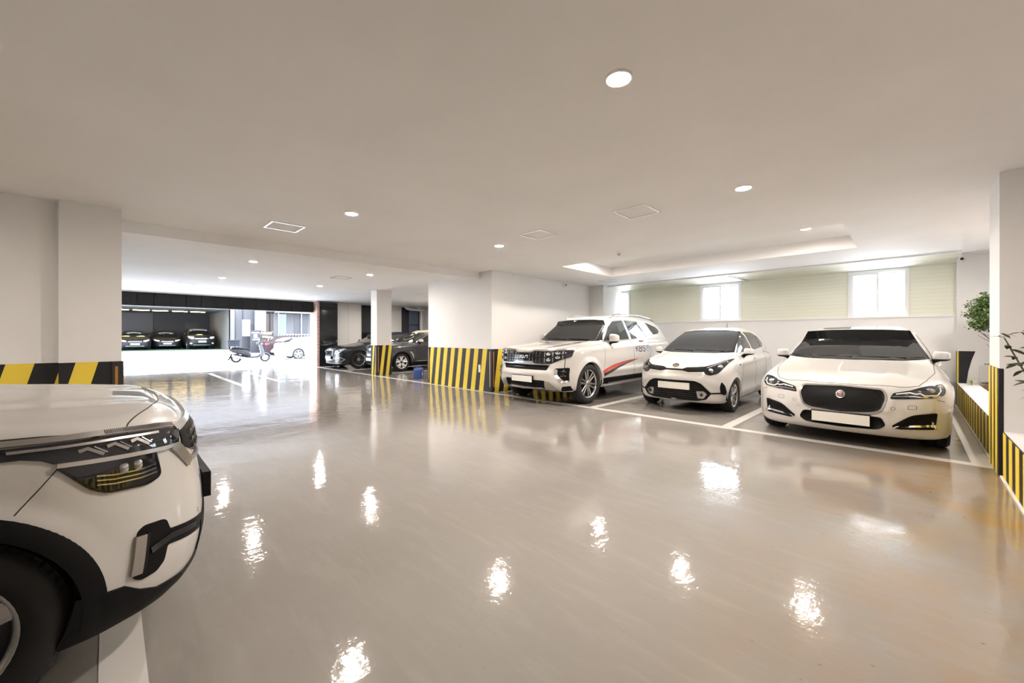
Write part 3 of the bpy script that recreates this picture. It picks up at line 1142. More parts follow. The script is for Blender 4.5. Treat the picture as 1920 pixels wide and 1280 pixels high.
# ------------------------------------------------------------------ wheels
def tire_mesh(R, w, rim, n=56):
    h = w / 2
    prof = [(rim - 0.006, -h * 0.80), (rim + 0.004, -h * 0.90), (rim + 0.35 * (R - rim), -h * 1.0), (rim + 0.72 * (R - rim), -h * 0.98), (R - 0.018, -h * 0.88), (R - 0.004, -h * 0.72)]
    tread = []
    for a, c in ((-0.62, -0.42), (-0.36, -0.08), (0.08, 0.36), (0.42, 0.62)):
        tread += [(R - 0.010, h * (a - 0.03)), (R, h * a), (R, h * c), (R - 0.010, h * (c + 0.03))]
    prof += tread + [(r, -z) for r, z in prof[::-1]]
    b = B().lathe(prof, n, 'y')
    # shoulder lugs
    for k in range(n):
        a = 2 * math.pi * (k + 0.5) / n
        for sg in (-1, 1):
            pts = []
            for da, r, yy in ((-0.018, R - 0.012, 0.86), (0.018, R - 0.012, 0.86), (0.024, R + 0.0005, 0.62), (-0.012, R + 0.0005, 0.62)):
                pts.append((r * math.cos(a + da), sg * h * yy, r * math.sin(a + da)))
            b.add(pts, [(0, 1, 2, 3)])
    return b

def wheel(parent, x, y, R, w, rim, style, side, steer=0.0, rot=0.0):
    """wheel at (x, y, R); side +1 = left, outer face towards +y"""
    o = bpy.data.objects.new('wheel', None)
    COL.objects.link(o)
    o.parent = parent
    o.location = (x, y, R)
    o.rotation_euler = (0, 0, steer + (0 if side > 0 else math.pi))
    tire_mesh(R, w, rim).build('tire', 'tire', o, True, sharp=0.9)
    h = w / 2
    rb = B().lathe([(rim - 0.022, h * 0.66), (rim - 0.012, h * 0.80), (rim + 0.003, h * 0.86), (rim + 0.006, h * 0.80)], 48, 'y')
    rb.build('rim', style.get('mat', 'alloy'), o, True)
    B().lathe([(rim, -h * 0.8), (rim - 0.012, -h * 0.6), (rim - 0.03, -h * 0.2), (rim - 0.03, h * 0.55), (rim - 0.020, h * 0.68)], 48, 'y').build('barrel', 'alloy_dark', o, True)
    B().lathe([(rim - 0.03, h * 0.1), (0.001, h * 0.1)], 40, 'y').build('brake', 'alloy_dark', o, True)
    f = h * 0.78
    m = style.get('mat', 'alloy')
    n = style['n']
    sp = B()
    for i in range(n):
        a = rot + 2 * math.pi * i / n
        for (d0, d1, w0, w1, r0) in style['bars']:
            # bar from angular offset d0 at hub to d1 at rim
            A = (r0 * math.cos(a + d0), r0 * math.sin(a + d0))
            Cc = ((rim - 0.008) * math.cos(a + d1), (rim - 0.008) * math.sin(a + d1))
            dx, dz = Cc[0] - A[0], Cc[1] - A[1]
            L = math.hypot(dx, dz)
            nx_, nz_ = -dz / L, dx / L
            q = []
            for (px, pz, ww, yy) in ((A[0], A[1], w0, f - 0.012), (Cc[0], Cc[1], w1, f)):
                q += [(px + nx_ * ww, yy - 0.006, pz + nz_ * ww), (px + nx_ * ww * 0.6, yy, pz + nz_ * ww * 0.6),
                      (px - nx_ * ww * 0.6, yy, pz - nz_ * ww * 0.6), (px - nx_ * ww, yy - 0.006, pz - nz_ * ww),
                      (px - nx_ * ww, yy - 0.045, pz - nz_ * ww), (px + nx_ * ww, yy - 0.045, pz + nz_ * ww)]
            sp.add(q, [(k, (k + 1) % 6, 6 + (k + 1) % 6, 6 + k) for k in range(6)] + [(0, 5, 4, 3, 2, 1), (6, 7, 8, 9, 10, 11)])
    sp.build('spokes', m, o)
    hr = style.get('hub', 0.065)
    B().lathe([(hr, f - 0.05), (hr, f - 0.012), (hr * 0.75, f - 0.004), (0.001, f - 0.003)], 28, 'y').build('hub_cap', style.get('hubmat', m), o, True)
    return o

STYLES = {
    'double6': dict(n=6, bars=[(-0.30, -0.165, 0.018, 0.017, 0.065), (0.30, 0.165, 0.018, 0.017, 0.065)], hub=0.062),
    'multi8': dict(n=8, bars=[(-0.22, -0.12, 0.011, 0.009, 0.05), (0.22, 0.12, 0.011, 0.009, 0.05)], hub=0.05),
    'five': dict(n=5, bars=[(0, 0, 0.030, 0.034, 0.06)], hub=0.06),
    'fan15': dict(n=15, bars=[(0.0, 0.03, 0.008, 0.008, 0.06)], hub=0.06),
    'wye5': dict(n=5, bars=[(0.0, -0.24, 0.030, 0.024, 0.045), (0.0, 0.24, 0.030, 0.024, 0.045)], hub=0.05, hubmat='alloy_dark', mat='alloy_bright'),
    'twin5': dict(n=5, bars=[(-0.25, -0.16, 0.016, 0.018, 0.06), (0.25, 0.20, 0.012, 0.012, 0.06)], hub=0.06),
}

def four_wheels(car, wb, track, R, w, rim, style, steer=0.0):
    st = STYLES[style]
    for x, stv in ((0, steer), (-wb, 0)):
        for sg in (1, -1):
            wheel(car.root, x, sg * (track - w / 2), R, w, rim, st, sg, stv, rot=0.3)

# ------------------------------------------------------------------ small shared car pieces
def superell(a, b_, c, e1=0.6, e2=0.6, n=24, m=14):
    def sp(x, e):
        return math.copysign(abs(x) ** e, x)
    V, F = [], []
    for i in range(m + 1):
        ph = -math.pi / 2 + math.pi * i / m
        for j in range(n):
            th = 2 * math.pi * j / n
            V.append((a * sp(math.cos(ph), e1) * sp(math.cos(th), e2), b_ * sp(math.cos(ph), e1) * sp(math.sin(th), e2), c * sp(math.sin(ph), e1)))
    for i in range(m):
        for j in range(n):
            F.append((i * n + j, i * n + (j + 1) % n, (i + 1) * n + (j + 1) % n, (i + 1) * n + j))
    return V, F

def mirrors(car, x, y, z, L=0.20, W=0.23, Hh=0.15, paint=None, base_z=None):
    """door mirrors: painted shell, black lower half, glass, arm"""
    paint = paint or car.paint
    for sg in (1, -1):
        r = bpy.data.objects.new('door_mirror', None)
        COL.objects.link(r)
        r.parent = car.root
        r.location = (x, sg * (y + W * 0.5), z)
        V, F = superell(L * 0.5, W * 0.5, Hh * 0.5, 0.55, 0.7)
        # blunt rear, rounded front
        V2 = []
        for p in V:
            q = list(p)
            if q[0] < 0:
                q[0] *= 0.35
            t = (q[1] / (W * 0.5))
            q[0] -= 0.05 * max(t, 0) ** 2
            q[2] *= 1 - 0.12 * t
            V2.append((q[0], q[1] * sg, q[2]))
        b = B().add(V2, F)
        b.build('shell', paint, r, True)
        V3 = [(p[0] * 1.02, p[1] * 1.015, -Hh * 0.30 + (p[2] - Hh * -0.30) * 0.0 if p[2] > -Hh * 0.30 else p[2] * 1.04) for p in V2]
        B().add(V3, F).build('lower_shell', 'plastic_black', r, True)
        B().box(-L * 0.20, -L * 0.185, -W * 0.40, W * 0.40, -Hh * 0.32, Hh * 0.34).build('mirror_glass', 'chrome', r)
        B().tube([(-0.02, -sg * W * 0.62, -Hh * 0.75), (-0.01, -sg * W * 0.42, -Hh * 0.5), (0.0, -sg * W * 0.1, -Hh * 0.3)], [0.035, 0.030, 0.03], 10).build('arm', 'plastic_black', r, True)

def letter_strokes(ch):
    return {'K': [[(0, 0), (0, 1)], [(0.62, 1), (0.02, 0.45)], [(0.2, 0.58), (0.66, 0)]],
            'B': [[(0, 0), (0, 1), (0.42, 1), (0.58, 0.86), (0.58, 0.66), (0.42, 0.53), (0, 0.53)], [(0.42, 0.53), (0.64, 0.38), (0.64, 0.15), (0.45, 0), (0, 0)]],
            'S': [[(0.6, 0.88), (0.45, 1), (0.18, 1), (0.02, 0.86), (0.02, 0.66), (0.18, 0.54), (0.45, 0.48), (0.6, 0.34), (0.6, 0.14), (0.44, 0), (0.16, 0), (0, 0.13)]],
            'I': [[(0, 0), (0, 1)]],
            'A': [[(0, 0), (0.33, 1), (0.66, 0)], [(0.13, 0.36), (0.53, 0.36)]],
            'H': [[(0, 0), (0, 1)], [(0.6, 0), (0.6, 1)], [(0, 0.5), (0.6, 0.5)]]}[ch]
# ================================================================== the parked cars
RZ_ROW = -math.pi / 2        # right-hand row: noses towards the drive lane

def sym(half):
    """mirror a half outline given for y >= 0 (from top centre round to bottom centre)"""
    return [(y, z) for y, z in half] + [(-y, z) for y, z in half[::-1] if abs(y) > 1e-6]

def ellipse(cx, cy, a, b_, n=24):
    return [(cx + a * math.cos(2 * math.pi * i / n), cy + b_ * math.sin(2 * math.pi * i / n)) for i in range(n)]

def bars_between(car, name, poly, v, m, pts_list, w, off, parent=None, mirror=False):
    for L in pts_list:
        car.strip(name, L, v, m, w, off, 0.01, mirror, parent)

# ---------------------------------------------------------------- white executive saloon
def saloon():
    fm = Map2(0, 1.1, 0, 1.3)
    grille = rounded([(0.0, 0.705), (0.375, 0.690), (0.405, 0.60), (0.36, 0.455), (0.27, 0.42), (0.0, 0.405)], [0, 0.06, 0.08, 0.08, 0.05, 0], 5)
    lower = rounded([(0.0, 0.40), (0.36, 0.385), (0.40, 0.30), (0.33, 0.245), (0.0, 0.235)], [0, 0.03, 0.03, 0.03, 0], 4)
    intake = rounded([(0.80, 0.465), (0.78, 0.285), (0.49, 0.27), (0.44, 0.30), (0.60, 0.43)], [0.02, 0.02, 0.02, 0.02, 0.05], 4)
    fm.recess([(-0.1, 0.705)] + grille[1:-1] + [(-0.1, 0.405)], 0.022, 0.03)
    fm.recess([(-0.1, 0.40)] + lower[1:-1] + [(-0.1, 0.235)], 0.03, 0.03)
    fm.recess(intake, 0.035, 0.03)
    fm.crease([(0.44, 0.72), (0.455, 0.60), (0.41, 0.46)], 0.012, 0.035)
    tm = Map2(-1.2, 1.0, 0, 1.0)
    tm.crease([(-0.6, 0.44), (0.0, 0.40), (0.5, 0.36), (0.75, 0.34)], 0.010, 0.06)
    tm.crease([(-0.6, 0.10), (0.2, 0.07), (0.7, 0.05)], 0.004, 0.05)
    sm = Map2(-4.3, 1.0, 0, 1.3)
    sm.crease([(-3.9, 0.86), (-2.0, 0.83), (-0.2, 0.80)], 0.012, 0.05)
    sm.crease([(-2.6, 0.36), (-0.6, 0.33)], 0.012, 0.06)
    S = dict(xf=0.85, xr=-4.10, W=0.94, H=1.457, fmap=fm, tmap=tm, smap=sm, k=0.14, kt=0.10, kg=0.09, ku=0.03, gc=0.05, crown_pow=3.4,
             hood=[(0.86, 0.66), (0.80, 0.705), (0.70, 0.745), (0.5, 0.795), (0.0, 0.885), (-0.4, 0.955), (-0.62, 0.99), (-1.2, 0.99), (-3.0, 1.02), (-3.6, 1.06), (-4.0, 1.05), (-4.12, 1.0)],
             crown=[(0.8, 0.07), (0.3, 0.085), (-0.6, 0.09), (-3.0, 0.06), (-4, 0.07)],
             plan=[(0.85, 0.86), (0.5, 0.915), (0.2, 0.935), (-0.6, 0.925), (-1.6, 0.925), (-2.9, 0.94), (-3.5, 0.92), (-4.1, 0.84)],
             inset=[(0.12, 0.07), (0.2, 0.03), (0.4, 0.008), (0.62, 0.0), (0.80, 0.012), (0.9, 0.045), (1.0, 0.09), (1.2, 0.2)],
             front=[(0.13, 0.76), (0.22, 0.83), (0.32, 0.855), (0.45, 0.85), (0.60, 0.825), (0.68, 0.795), (0.74, 0.75), (0.80, 0.66), (0.9, 0.4)],
             fplan=[(0, 0), (0.25, 0.012), (0.45, 0.05), (0.62, 0.115), (0.78, 0.225), (0.88, 0.35), (0.95, 0.52)],
             rear=[(0.15, -3.95), (0.35, -4.08), (0.7, -4.10), (1.0, -4.05), (1.1, -3.9)], rplan=[(0, 0), (0.5, 0.04), (0.75, 0.13), (0.94, 0.4)],
             bottom=[(0.85, 0.17), (0.5, 0.15), (-3.4, 0.17), (-4.1, 0.27)],
             roof=[(1.2, -0.6), (0.3, 0.45), (-0.2, 0.77), (-0.55, 0.975), (-0.8, 1.115), (-1.1, 1.26), (-1.4, 1.375), (-1.65, 1.43), (-1.95, 1.455), (-2.3, 1.445), (-2.7, 1.39), (-3.1, 1.27), (-3.5, 1.10), (-3.75, 0.95), (-4, 0.8), (-4.6, 0.2)],
             gy=[(-0.3, 0.72), (-0.6, 0.79), (-1.2, 0.83), (-2.2, 0.84), (-3.0, 0.78), (-3.7, 0.62)],
             tumble=[(0.5, 0.0), (0.90, 0.0), (1.0, 0.025), (1.2, 0.12), (1.38, 0.225), (1.46, 0.285)],
             arches=[(0, 0.34, 0.36, 0.012, 0.08), (-2.96, 0.34, 0.36, 0.012, 0.08)])
    car = Car('saloon_car', 'white executive saloon with oval mesh grille, rightmost in the row by the striped kerb', S, (-0.605, 6.92, 0), RZ_ROW, 'car_white')
    R = 0.34
    car.skin(190, 110, 80, wheels=[(0, R, R + 0.035), (-2.96, R, R + 0.035)])
    for wx in (0, -2.96):
        car.ring('wheel_arch', wx, R, R + 0.022, R + 0.062, 'car_white')
        car.well(wx, R, R + 0.05, 0.45, 0.90)
    four_wheels(car, 2.96, 0.915, R, 0.245, 0.235, 'five')
    car.underside(-3.7, 0.5, 0.62, 0.16, 0.5)
    # glass
    ws = rounded([(0.745, 1.005), (0.66, 1.17), (0.565, 1.365), (0.30, 1.382), (0, 1.386)], [0.03, 0, 0.04, 0, 0], 4)
    car.panel('windscreen_frame', [(y, z) for y, z in sym([(0, 1.397), (0.30, 1.393), (0.585, 1.374), (0.68, 1.17), (0.775, 0.995), (0.55, 0.975), (0, 0.97)])], 'F', 'gloss_black', 0.006, 0.02, 0.05)
    w = car.panel('windscreen', sym([(0, 1.384), (0.30, 1.380), (0.555, 1.362), (0.645, 1.17), (0.725, 1.015), (0.5, 0.995), (0, 0.99)]), 'F', 'tinted_glass', 0.010, 0.02, 0.05)
    B().box(-1.52, -1.42, -0.09, 0.09, 1.335, 1.375).build('mirror_housing', 'plastic_black', w)
    sg1 = rounded([(-0.95, 0.985), (-1.30, 1.20), (-1.72, 1.335), (-2.0, 1.36), (-2.02, 0.99)], [0.02, 0.02, 0.04, 0.02, 0.02])
    sg2 = rounded([(-2.08, 0.99), (-2.06, 1.36), (-2.45, 1.34), (-2.85, 1.23), (-2.98, 1.10), (-2.93, 1.0)], [0.02, 0.02, 0.05, 0.04, 0.03, 0.02])
    sg3 = rounded([(-3.02, 1.02), (-3.03, 1.14), (-3.25, 1.07)], 0.02)
    for g_ in (sg1, sg2, sg3):
        car.panel('side_window', g_, 'L', 'side_glass', 0.004, 0.02, 0.06, True)
    car.strip('window_trim', curve2([(-0.90, 0.965), (-2.0, 0.972), (-2.95, 0.985), (-3.3, 1.05)]), 'L', 'chrome', 0.014, 0.006, 0.01, True)
    car.panel('rear_window', sym([(0, 1.30), (0.45, 1.27), (0.60, 1.12), (0.5, 1.09), (0, 1.08)]), 'R', 'tinted_glass', 0.004, 0.02, 0.06)
    car.panel('sunroof', rounded([(-1.62, 0.10), (-1.62, 0.46), (-2.0, 0.47), (-2.0, 0.10)], 0.04), 'T', 'gloss_black', 0.006, 0.02, 0.06, True)
    # grille: recessed mesh in a bright ring
    full = sym(grille)
    g_ = car.panel('grille', full, 'F', 'plastic_black', 0.005, 0.03, 0.04)
    car.strip('grille_surround', full, 'F', 'chrome', 0.014, 0.010, 0.02, False, g_, 0.02, closed=True)
    gp = np.array(full)
    mesh = B()
    # crossing wires of the mesh, clipped to the opening
    def clip_line(a, c):
        t = np.linspace(0, 1, 60)
        q = a + (c - a) * t[:, None]
        ins = poly_sd(q[:, 0], q[:, 1], gp) < -0.008
        if ins.sum() < 3:
            return None
        i = np.where(ins)[0]
        return q[i[0]], q[i[-1]]
    k = -0.75
    while k < 0.75:
        for sgn in (1, -1):
            r_ = clip_line(np.array([k, 0.38]), np.array([k + sgn * 0.30, 0.73]))
            if r_ is not None:
                P_ = car.B.drop(np.linspace(r_[0], r_[1], 6), 'F', 0.006)
                mesh.tube(P_, 0.0018, 4)
        k += 0.034
    mesh.build('grille_mesh', 'plastic_black', g_)
    bd = car.panel('badge', ellipse(0, 0.605, 0.043, 0.043), 'F', 'chrome', 0.020, 0.03, 0.02)
    car.panel('badge_face', ellipse(0, 0.605, 0.034, 0.034), 'F', 'badge_maroon', 0.024, 0.01, 0.02, parent=bd)
    for L in ([(-0.018, 0.618), (-0.006, 0.612), (0.006, 0.612), (0.018, 0.618)], [(-0.014, 0.604), (0, 0.600), (0.014, 0.604)], [(-0.008, 0.590), (0.008, 0.590)]):
        car.strip('badge_relief', L, 'F', 'chrome', 0.006, 0.027, 0.004, False, bd, 0.01)
    # bumper openings and plate
    car.panel('lower_intake', sym(lower), 'F', 'plastic_black', 0.005, 0.03, 0.04)
    car.panel('side_intake', intake, 'F', 'plastic_black', 0.006, 0.03, 0.04, True)
    car.strip('intake_blade', [(0.785, 0.318), (0.62, 0.305), (0.45, 0.288)], 'F', 'chrome', 0.042, 0.022, 0.02, True, taper=[(0, 1), (0.6, 0.8), (1, 0.15)])
    plate(car, 0.395, 0.278, 0.265)
    # lamps
    hl = [(0.435, 0.600), (0.455, 0.655), (0.60, 0.690), (0.66, 0.715), (0.76, 0.745), (0.845, 0.752), (0.865, 0.70), (0.855, 0.655), (0.80, 0.628), (0.62, 0.612)]
    hl = rounded(hl, [0.01, 0.015, 0.02, 0.03, 0.03, 0.02, 0.02, 0.03, 0.02, 0.02])
    for o in car.panel('headlamp', hl, 'F', 'lens_clear', 0.006, 0.03, 0.03, True):
        pass
    heads = [o for o in car.root.children if o.name.startswith('headlamp')]
    for o, sgn in zip(heads, (1, -1)):
        def sub(name, L, m, w, off=0.010):
            car_strip_signed(car, name, L, 'F', m, w, off, sgn, o)
        sub('daylight_strip', [(0.475, 0.648), (0.585, 0.668), (0.635, 0.655), (0.665, 0.662), (0.70, 0.64), (0.80, 0.648), (0.825, 0.69), (0.82, 0.72)], 'lamp_drl', 0.011)
        sub('lamp_bezel', [(0.45, 0.622), (0.62, 0.632), (0.69, 0.622), (0.82, 0.636)], 'lamp_reflector', 0.010, 0.008)
        P_ = car.B.drop([(0.745, 0.695)], 'F', 0.0)[0]
        P2_ = car.B.drop([(0.66, 0.683)], 'F', 0.0)[0]
        for q, r_ in ((P_, 0.034), (P2_, 0.016), (car.B.drop([(0.56, 0.652)], 'F', 0.0)[0], 0.012)):
            V, F = superell(r_ * 0.55, r_ * 1.25, r_ * 0.85, 1, 1, 16, 10)
            B().add([(a + q[0], b_ + q[1] * sgn, c + q[2]) for a, b_, c in V], F).build('projector', 'lamp_reflector', o, True)
    car.strip('lamp_outline', hl, 'F', 'gloss_black', 0.008, 0.007, 0.01, True, closed=True)
    # panel gaps
    car.seam([(-0.60, 0.80), (-0.1, 0.80), (0.35, 0.72), (0.52, 0.66)], 'T', 0.006, True)
    car.seam(curve2([(0.52, 0.66), (0.60, 0.55), (0.64, 0.40), (0.665, 0.2), (0.67, 0.0)]), 'T', 0.006, True)
    car.seam([(0.80, 0.60), (0.86, 0.58)], 'F', 0.005, True)
    car.seam([(0.865, 0.655), (0.91, 0.60)], 45, 0.004, False)
    car.seam(curve2([(-0.62, 0.95), (-0.66, 0.75), (-0.62, 0.45), (-0.60, 0.24)]), 'L', 0.006, True)
    car.seam(curve2([(-2.05, 0.98), (-2.06, 0.7), (-2.05, 0.3), (-1.98, 0.24), (-0.62, 0.22)]), 'L', 0.006, True)
    car.seam(curve2([(-2.95, 1.0), (-2.80, 0.85), (-2.62, 0.55), (-2.5, 0.26), (-2.05, 0.24)]), 'L', 0.006, True)
    for xx in (-1.85, -2.75):
        car.strip('door_handle', [(xx, 0.845), (xx - 0.2, 0.855)], 'L', 'car_white', 0.028, 0.022, 0.01, True)
    car.seam(rounded([(0.575, 0.535), (0.64, 0.535), (0.64, 0.495), (0.575, 0.495), (0.575, 0.535)], 0.004), 'F', 0.003, True, 'washer_cover')
    car.seam(ellipse(0.455, 0.495, 0.018, 0.018, 16) + [(0.473, 0.495)], 'F', 0.003, True, 'parking_sensor')
    for sgn in (1, -1):
        car.strip('tail_lamp', [(0.42 * sgn, 0.88), (0.80 * sgn, 0.90)], 'R', 'lamp_red', 0.12, 0.006, 0.01)
    mirrors(car, -0.80, 0.80, 1.035, 0.13, 0.17, 0.125)
    # wipers
    for y0, y1 in ((0.55, 0.05), (0.0, -0.5)):
        q = car.B.drop([(y0, 0.995), ((y0 + y1) / 2, 1.0), (y1, 1.005)], 'F', 0.012)
        B().tube(q, 0.007, 6).build('wiper', 'plastic_black', car.root)
    return car

def car_strip_signed(car, name, L, v, m, w, off, sgn, parent):
    o = car.strip(name, L, v, m, w, off, 0.008, False, parent, 0.02)
    if sgn < 0:
        for vtx in o.data.vertices:
            vtx.co.y *= -1
        o.data.flip_normals()
    return o

def plate(car, z1, z0, hw, off=0.022, m='plate_white', frame='plastic_black', tilt=0.0):
    """number plate standing just proud of the bumper, blank as in the photograph"""
    p = car.B.drop([(0, z1), (0, z0)], 'F')
    x1, x0 = p[0][0] + off, p[1][0] + off
    xm = max(x0, x1)
    fr = B()
    fr.add([(xm - 0.035, -hw - 0.008, z0 - 0.008), (xm - 0.035, hw + 0.008, z0 - 0.008), (xm - 0.035, hw + 0.008, z1 + 0.008), (xm - 0.035, -hw - 0.008, z1 + 0.008),
            (xm, -hw - 0.008, z0 - 0.008), (xm, hw + 0.008, z0 - 0.008), (xm, hw + 0.008, z1 + 0.008), (xm, -hw - 0.008, z1 + 0.008)],
           [(0, 1, 2, 3), (4, 5, 6, 7), (0, 1, 5, 4), (1, 2, 6, 5), (2, 3, 7, 6), (3, 0, 4, 7)])
    f = fr.build('number_plate', frame, car.root)
    B().box(xm - 0.002, xm + 0.003, -hw, hw, z0, z1).build('plate_face', m, f)
    return f

# ---------------------------------------------------------------- white seven-seat off-roader
def offroader():
    fm = Map2(0, 1.1, 0, 1.4)
    slot = [(0.0, 0.757), (0.585, 0.757), (0.535, 0.668), (0.0, 0.668)]
    low = [(0.0, 0.478), (0.50, 0.470), (0.49, 0.315), (0.0, 0.300)]
    fog = [(0.69, 0.705), (0.885, 0.72), (0.885, 0.455), (0.80, 0.45), (0.69, 0.57)]
    fm.recess([(-0.1, 0.757)] + slot[1:3] + [(-0.1, 0.668)], 0.03, 0.025)
    fm.recess([(-0.1, 0.478)] + low[1:3] + [(-0.1, 0.30)], 0.035, 0.03)
    fm.recess(fog, 0.03, 0.03)
    fm.crease([(0.0, 0.60), (0.6, 0.60), (0.68, 0.50), (0.72, 0.40)], 0.014, 0.06)
    tm = Map2(-1.0, 1.0, 0, 1.1)
    tm.crease([(-0.55, 0.62), (0.2, 0.60), (0.7, 0.58)], 0.016, 0.09)
    tm.crease([(-0.5, 0.30), (0.2, 0.30), (0.6, 0.32)], -0.010, 0.10)
    sm = Map2(-4.3, 1.0, 0, 1.4)
    sm.crease([(-3.9, 1.13), (-2.0, 1.10), (-0.1, 1.04)], 0.014, 0.05)
    sm.crease([(-2.6, 0.60), (-0.6, 0.58)], 0.014, 0.05)
    sm.crease([(-2.6, 0.72), (-0.6, 0.70)], -0.008, 0.08)
    R = 0.385
    S = dict(xf=0.90, xr=-4.03, W=0.96, H=1.80, fmap=fm, tmap=tm, smap=sm, k=0.14, kt=0.09, kf=0.07, kg=0.09, ku=0.03, gc=0.04, crown_pow=4.0,
             hood=[(0.92, 1.0), (0.84, 1.045), (0.7, 1.075), (0.4, 1.105), (0.0, 1.14), (-0.4, 1.185), (-0.55, 1.205), (-1.0, 1.205), (-4.1, 1.22)],
             crown=[(0.9, 0.03), (0.3, 0.05), (-0.6, 0.07), (-4, 0.04)],
             plan=[(0.9, 0.88), (0.5, 0.93), (0.2, 0.95), (-0.8, 0.94), (-2.0, 0.94), (-2.9, 0.95), (-3.5, 0.935), (-4.03, 0.87)],
             inset=[(0.28, 0.05), (0.4, 0.015), (0.6, 0.0), (0.85, 0.0), (1.0, 0.012), (1.12, 0.045), (1.22, 0.1), (1.4, 0.2)],
             front=[(0.25, 0.76), (0.33, 0.85), (0.45, 0.895), (0.58, 0.90), (0.70, 0.88), (0.80, 0.872), (1.0, 0.855), (1.06, 0.83), (1.15, 0.7)],
             fplan=[(0, 0), (0.3, 0.015), (0.55, 0.06), (0.72, 0.125), (0.84, 0.215), (0.92, 0.34), (0.98, 0.5)],
             rear=[(0.28, -3.85), (0.45, -4.0), (0.8, -4.03), (1.2, -4.0), (1.4, -3.95)], rplan=[(0, 0), (0.5, 0.03), (0.8, 0.12), (0.95, 0.35)],
             bottom=[(0.9, 0.30), (0.5, 0.26), (-3.4, 0.28), (-4.0, 0.36)],
             roof=[(1.4, -0.9), (0.2, 0.72), (-0.2, 1.0), (-0.5, 1.20), (-0.85, 1.46), (-1.12, 1.65), (-1.35, 1.745), (-1.9, 1.795), (-2.6, 1.79), (-3.2, 1.735), (-3.55, 1.65), (-3.8, 1.42), (-3.92, 1.15), (-4.1, 0.6), (-4.6, -1.0)],
             gy=[(-0.2, 0.78), (-0.6, 0.835), (-1.2, 0.86), (-2.4, 0.865), (-3.2, 0.83), (-3.95, 0.72)],
             tumble=[(0.5, 0.0), (1.12, 0.0), (1.22, 0.02), (1.5, 0.115), (1.70, 0.20), (1.80, 0.27)],
             arches=[(0, R, 0.44, 0.02, 0.10), (-2.895, R, 0.44, 0.02, 0.10)])
    car = Car('offroad_car', 'tall white off-roader with red swoosh and lettering on its doors, next to the wide pier', S, (-5.33, 6.52, 0), RZ_ROW, 'car_white')
    car.skin(190, 104, 84, wheels=[(0, R, R + 0.05), (-2.895, R, R + 0.05)])
    for wx in (0, -2.895):
        car.ring('wheel_arch', wx, R, R + 0.035, R + 0.085, 'car_white', -12, 192)
        car.well(wx, R, R + 0.07, 0.45, 0.92)
    four_wheels(car, 2.895, 0.945, R, 0.26, 0.272, 'double6')
    car.underside(-3.6, 0.6, 0.62, 0.25, 0.6)
    # glass
    car.panel('windscreen_frame', sym([(0, 1.668), (0.35, 1.662), (0.62, 1.640), (0.735, 1.40), (0.820, 1.205), (0.5, 1.195), (0, 1.19)]), 'F', 'gloss_black', 0.006, 0.02, 0.05)
    car.panel('windscreen', sym([(0, 1.656), (0.35, 1.650), (0.60, 1.628), (0.71, 1.40), (0.79, 1.225), (0.5, 1.213), (0, 1.21)]), 'F', 'tinted_glass', 0.010, 0.02, 0.05)
    w1 = rounded([(-0.66, 1.20), (-0.98, 1.49), (-1.22, 1.625), (-1.62, 1.655), (-1.70, 1.235)], [0.02, 0.02, 0.05, 0.02, 0.02])
    w2 = rounded([(-1.80, 1.24), (-1.74, 1.658), (-2.30, 1.645), (-2.60, 1.29), (-2.56, 1.262)], [0.02, 0.02, 0.03, 0.03, 0.02])
    w3 = rounded([(-2.70, 1.30), (-2.42, 1.640), (-2.85, 1.615), (-3.30, 1.52), (-3.45, 1.43), (-3.32, 1.37)], [0.02, 0.02, 0.05, 0.05, 0.04, 0.03])
    for w in (w1, w2, w3):
        car.panel('side_window', w, 'L', 'side_glass', 0.005, 0.02, 0.06, True)
    car.panel('door_pillar', [(-1.63, 1.65), (-1.72, 1.655), (-1.79, 1.24), (-1.71, 1.235)], 'L', 'satin_metal', 0.005, 0.01, 0.06, True)
    car.strip('window_trim', curve2([(-0.62, 1.185), (-1.7, 1.222), (-2.6, 1.258), (-3.35, 1.36)]), 'L', 'chrome', 0.012, 0.006, 0.01, True)
    car.panel('rear_window', sym([(0, 1.58), (0.55, 1.56), (0.62, 1.3), (0.5, 1.25), (0, 1.24)]), 'R', 'tinted_glass', 0.005, 0.02, 0.06)
    # roof rails
    for sg in (1, -1):
        P_ = [(x, sg * 0.60, float(car.B.drop([(x, 0.60)], 'T')[0][2]) + h) for x, h in ((-1.25, 0.0), (-1.40, 0.035), (-1.7, 0.05), (-2.6, 0.05), (-3.2, 0.04), (-3.4, 0.0))]
        B().tube(P_, 0.016, 8).build('roof_rail', 'satin_metal', car.root, True)
    # grille: chequered dark cells between the lamps
    gr = sym([(0, 0.985), (0.17, 0.985), (0.24, 1.015), (0.46, 1.015), (0.46, 0.785), (0.27, 0.79), (0.20, 0.825), (0, 0.825)])
    g_ = car.panel('grille', gr, 'F', 'gloss_black', 0.006, 0.02, 0.05)
    for sg in (1, -1):
        for y in (0.145, 0.225, 0.305, 0.385):
            z0, z1 = (0.80, 1.005) if y > 0.22 else (0.835, 0.975)
            car.strip('grille_bar', [(sg * y, z0), (sg * y, (z0 + z1) / 2 - 0.012)], 'F', 'satin_metal', 0.0045, 0.014, 0.01, False, g_)
            car.strip('grille_bar', [(sg * y, (z0 + z1) / 2 + 0.012), (sg * y, z1)], 'F', 'satin_metal', 0.0045, 0.014, 0.01, False, g_)
    for z in (0.86, 0.905, 0.95):
        car.strip('grille_slat', [(-0.45, z), (0.45, z)], 'F', 'plastic_black', 0.012, 0.012, 0.01, False, g_)
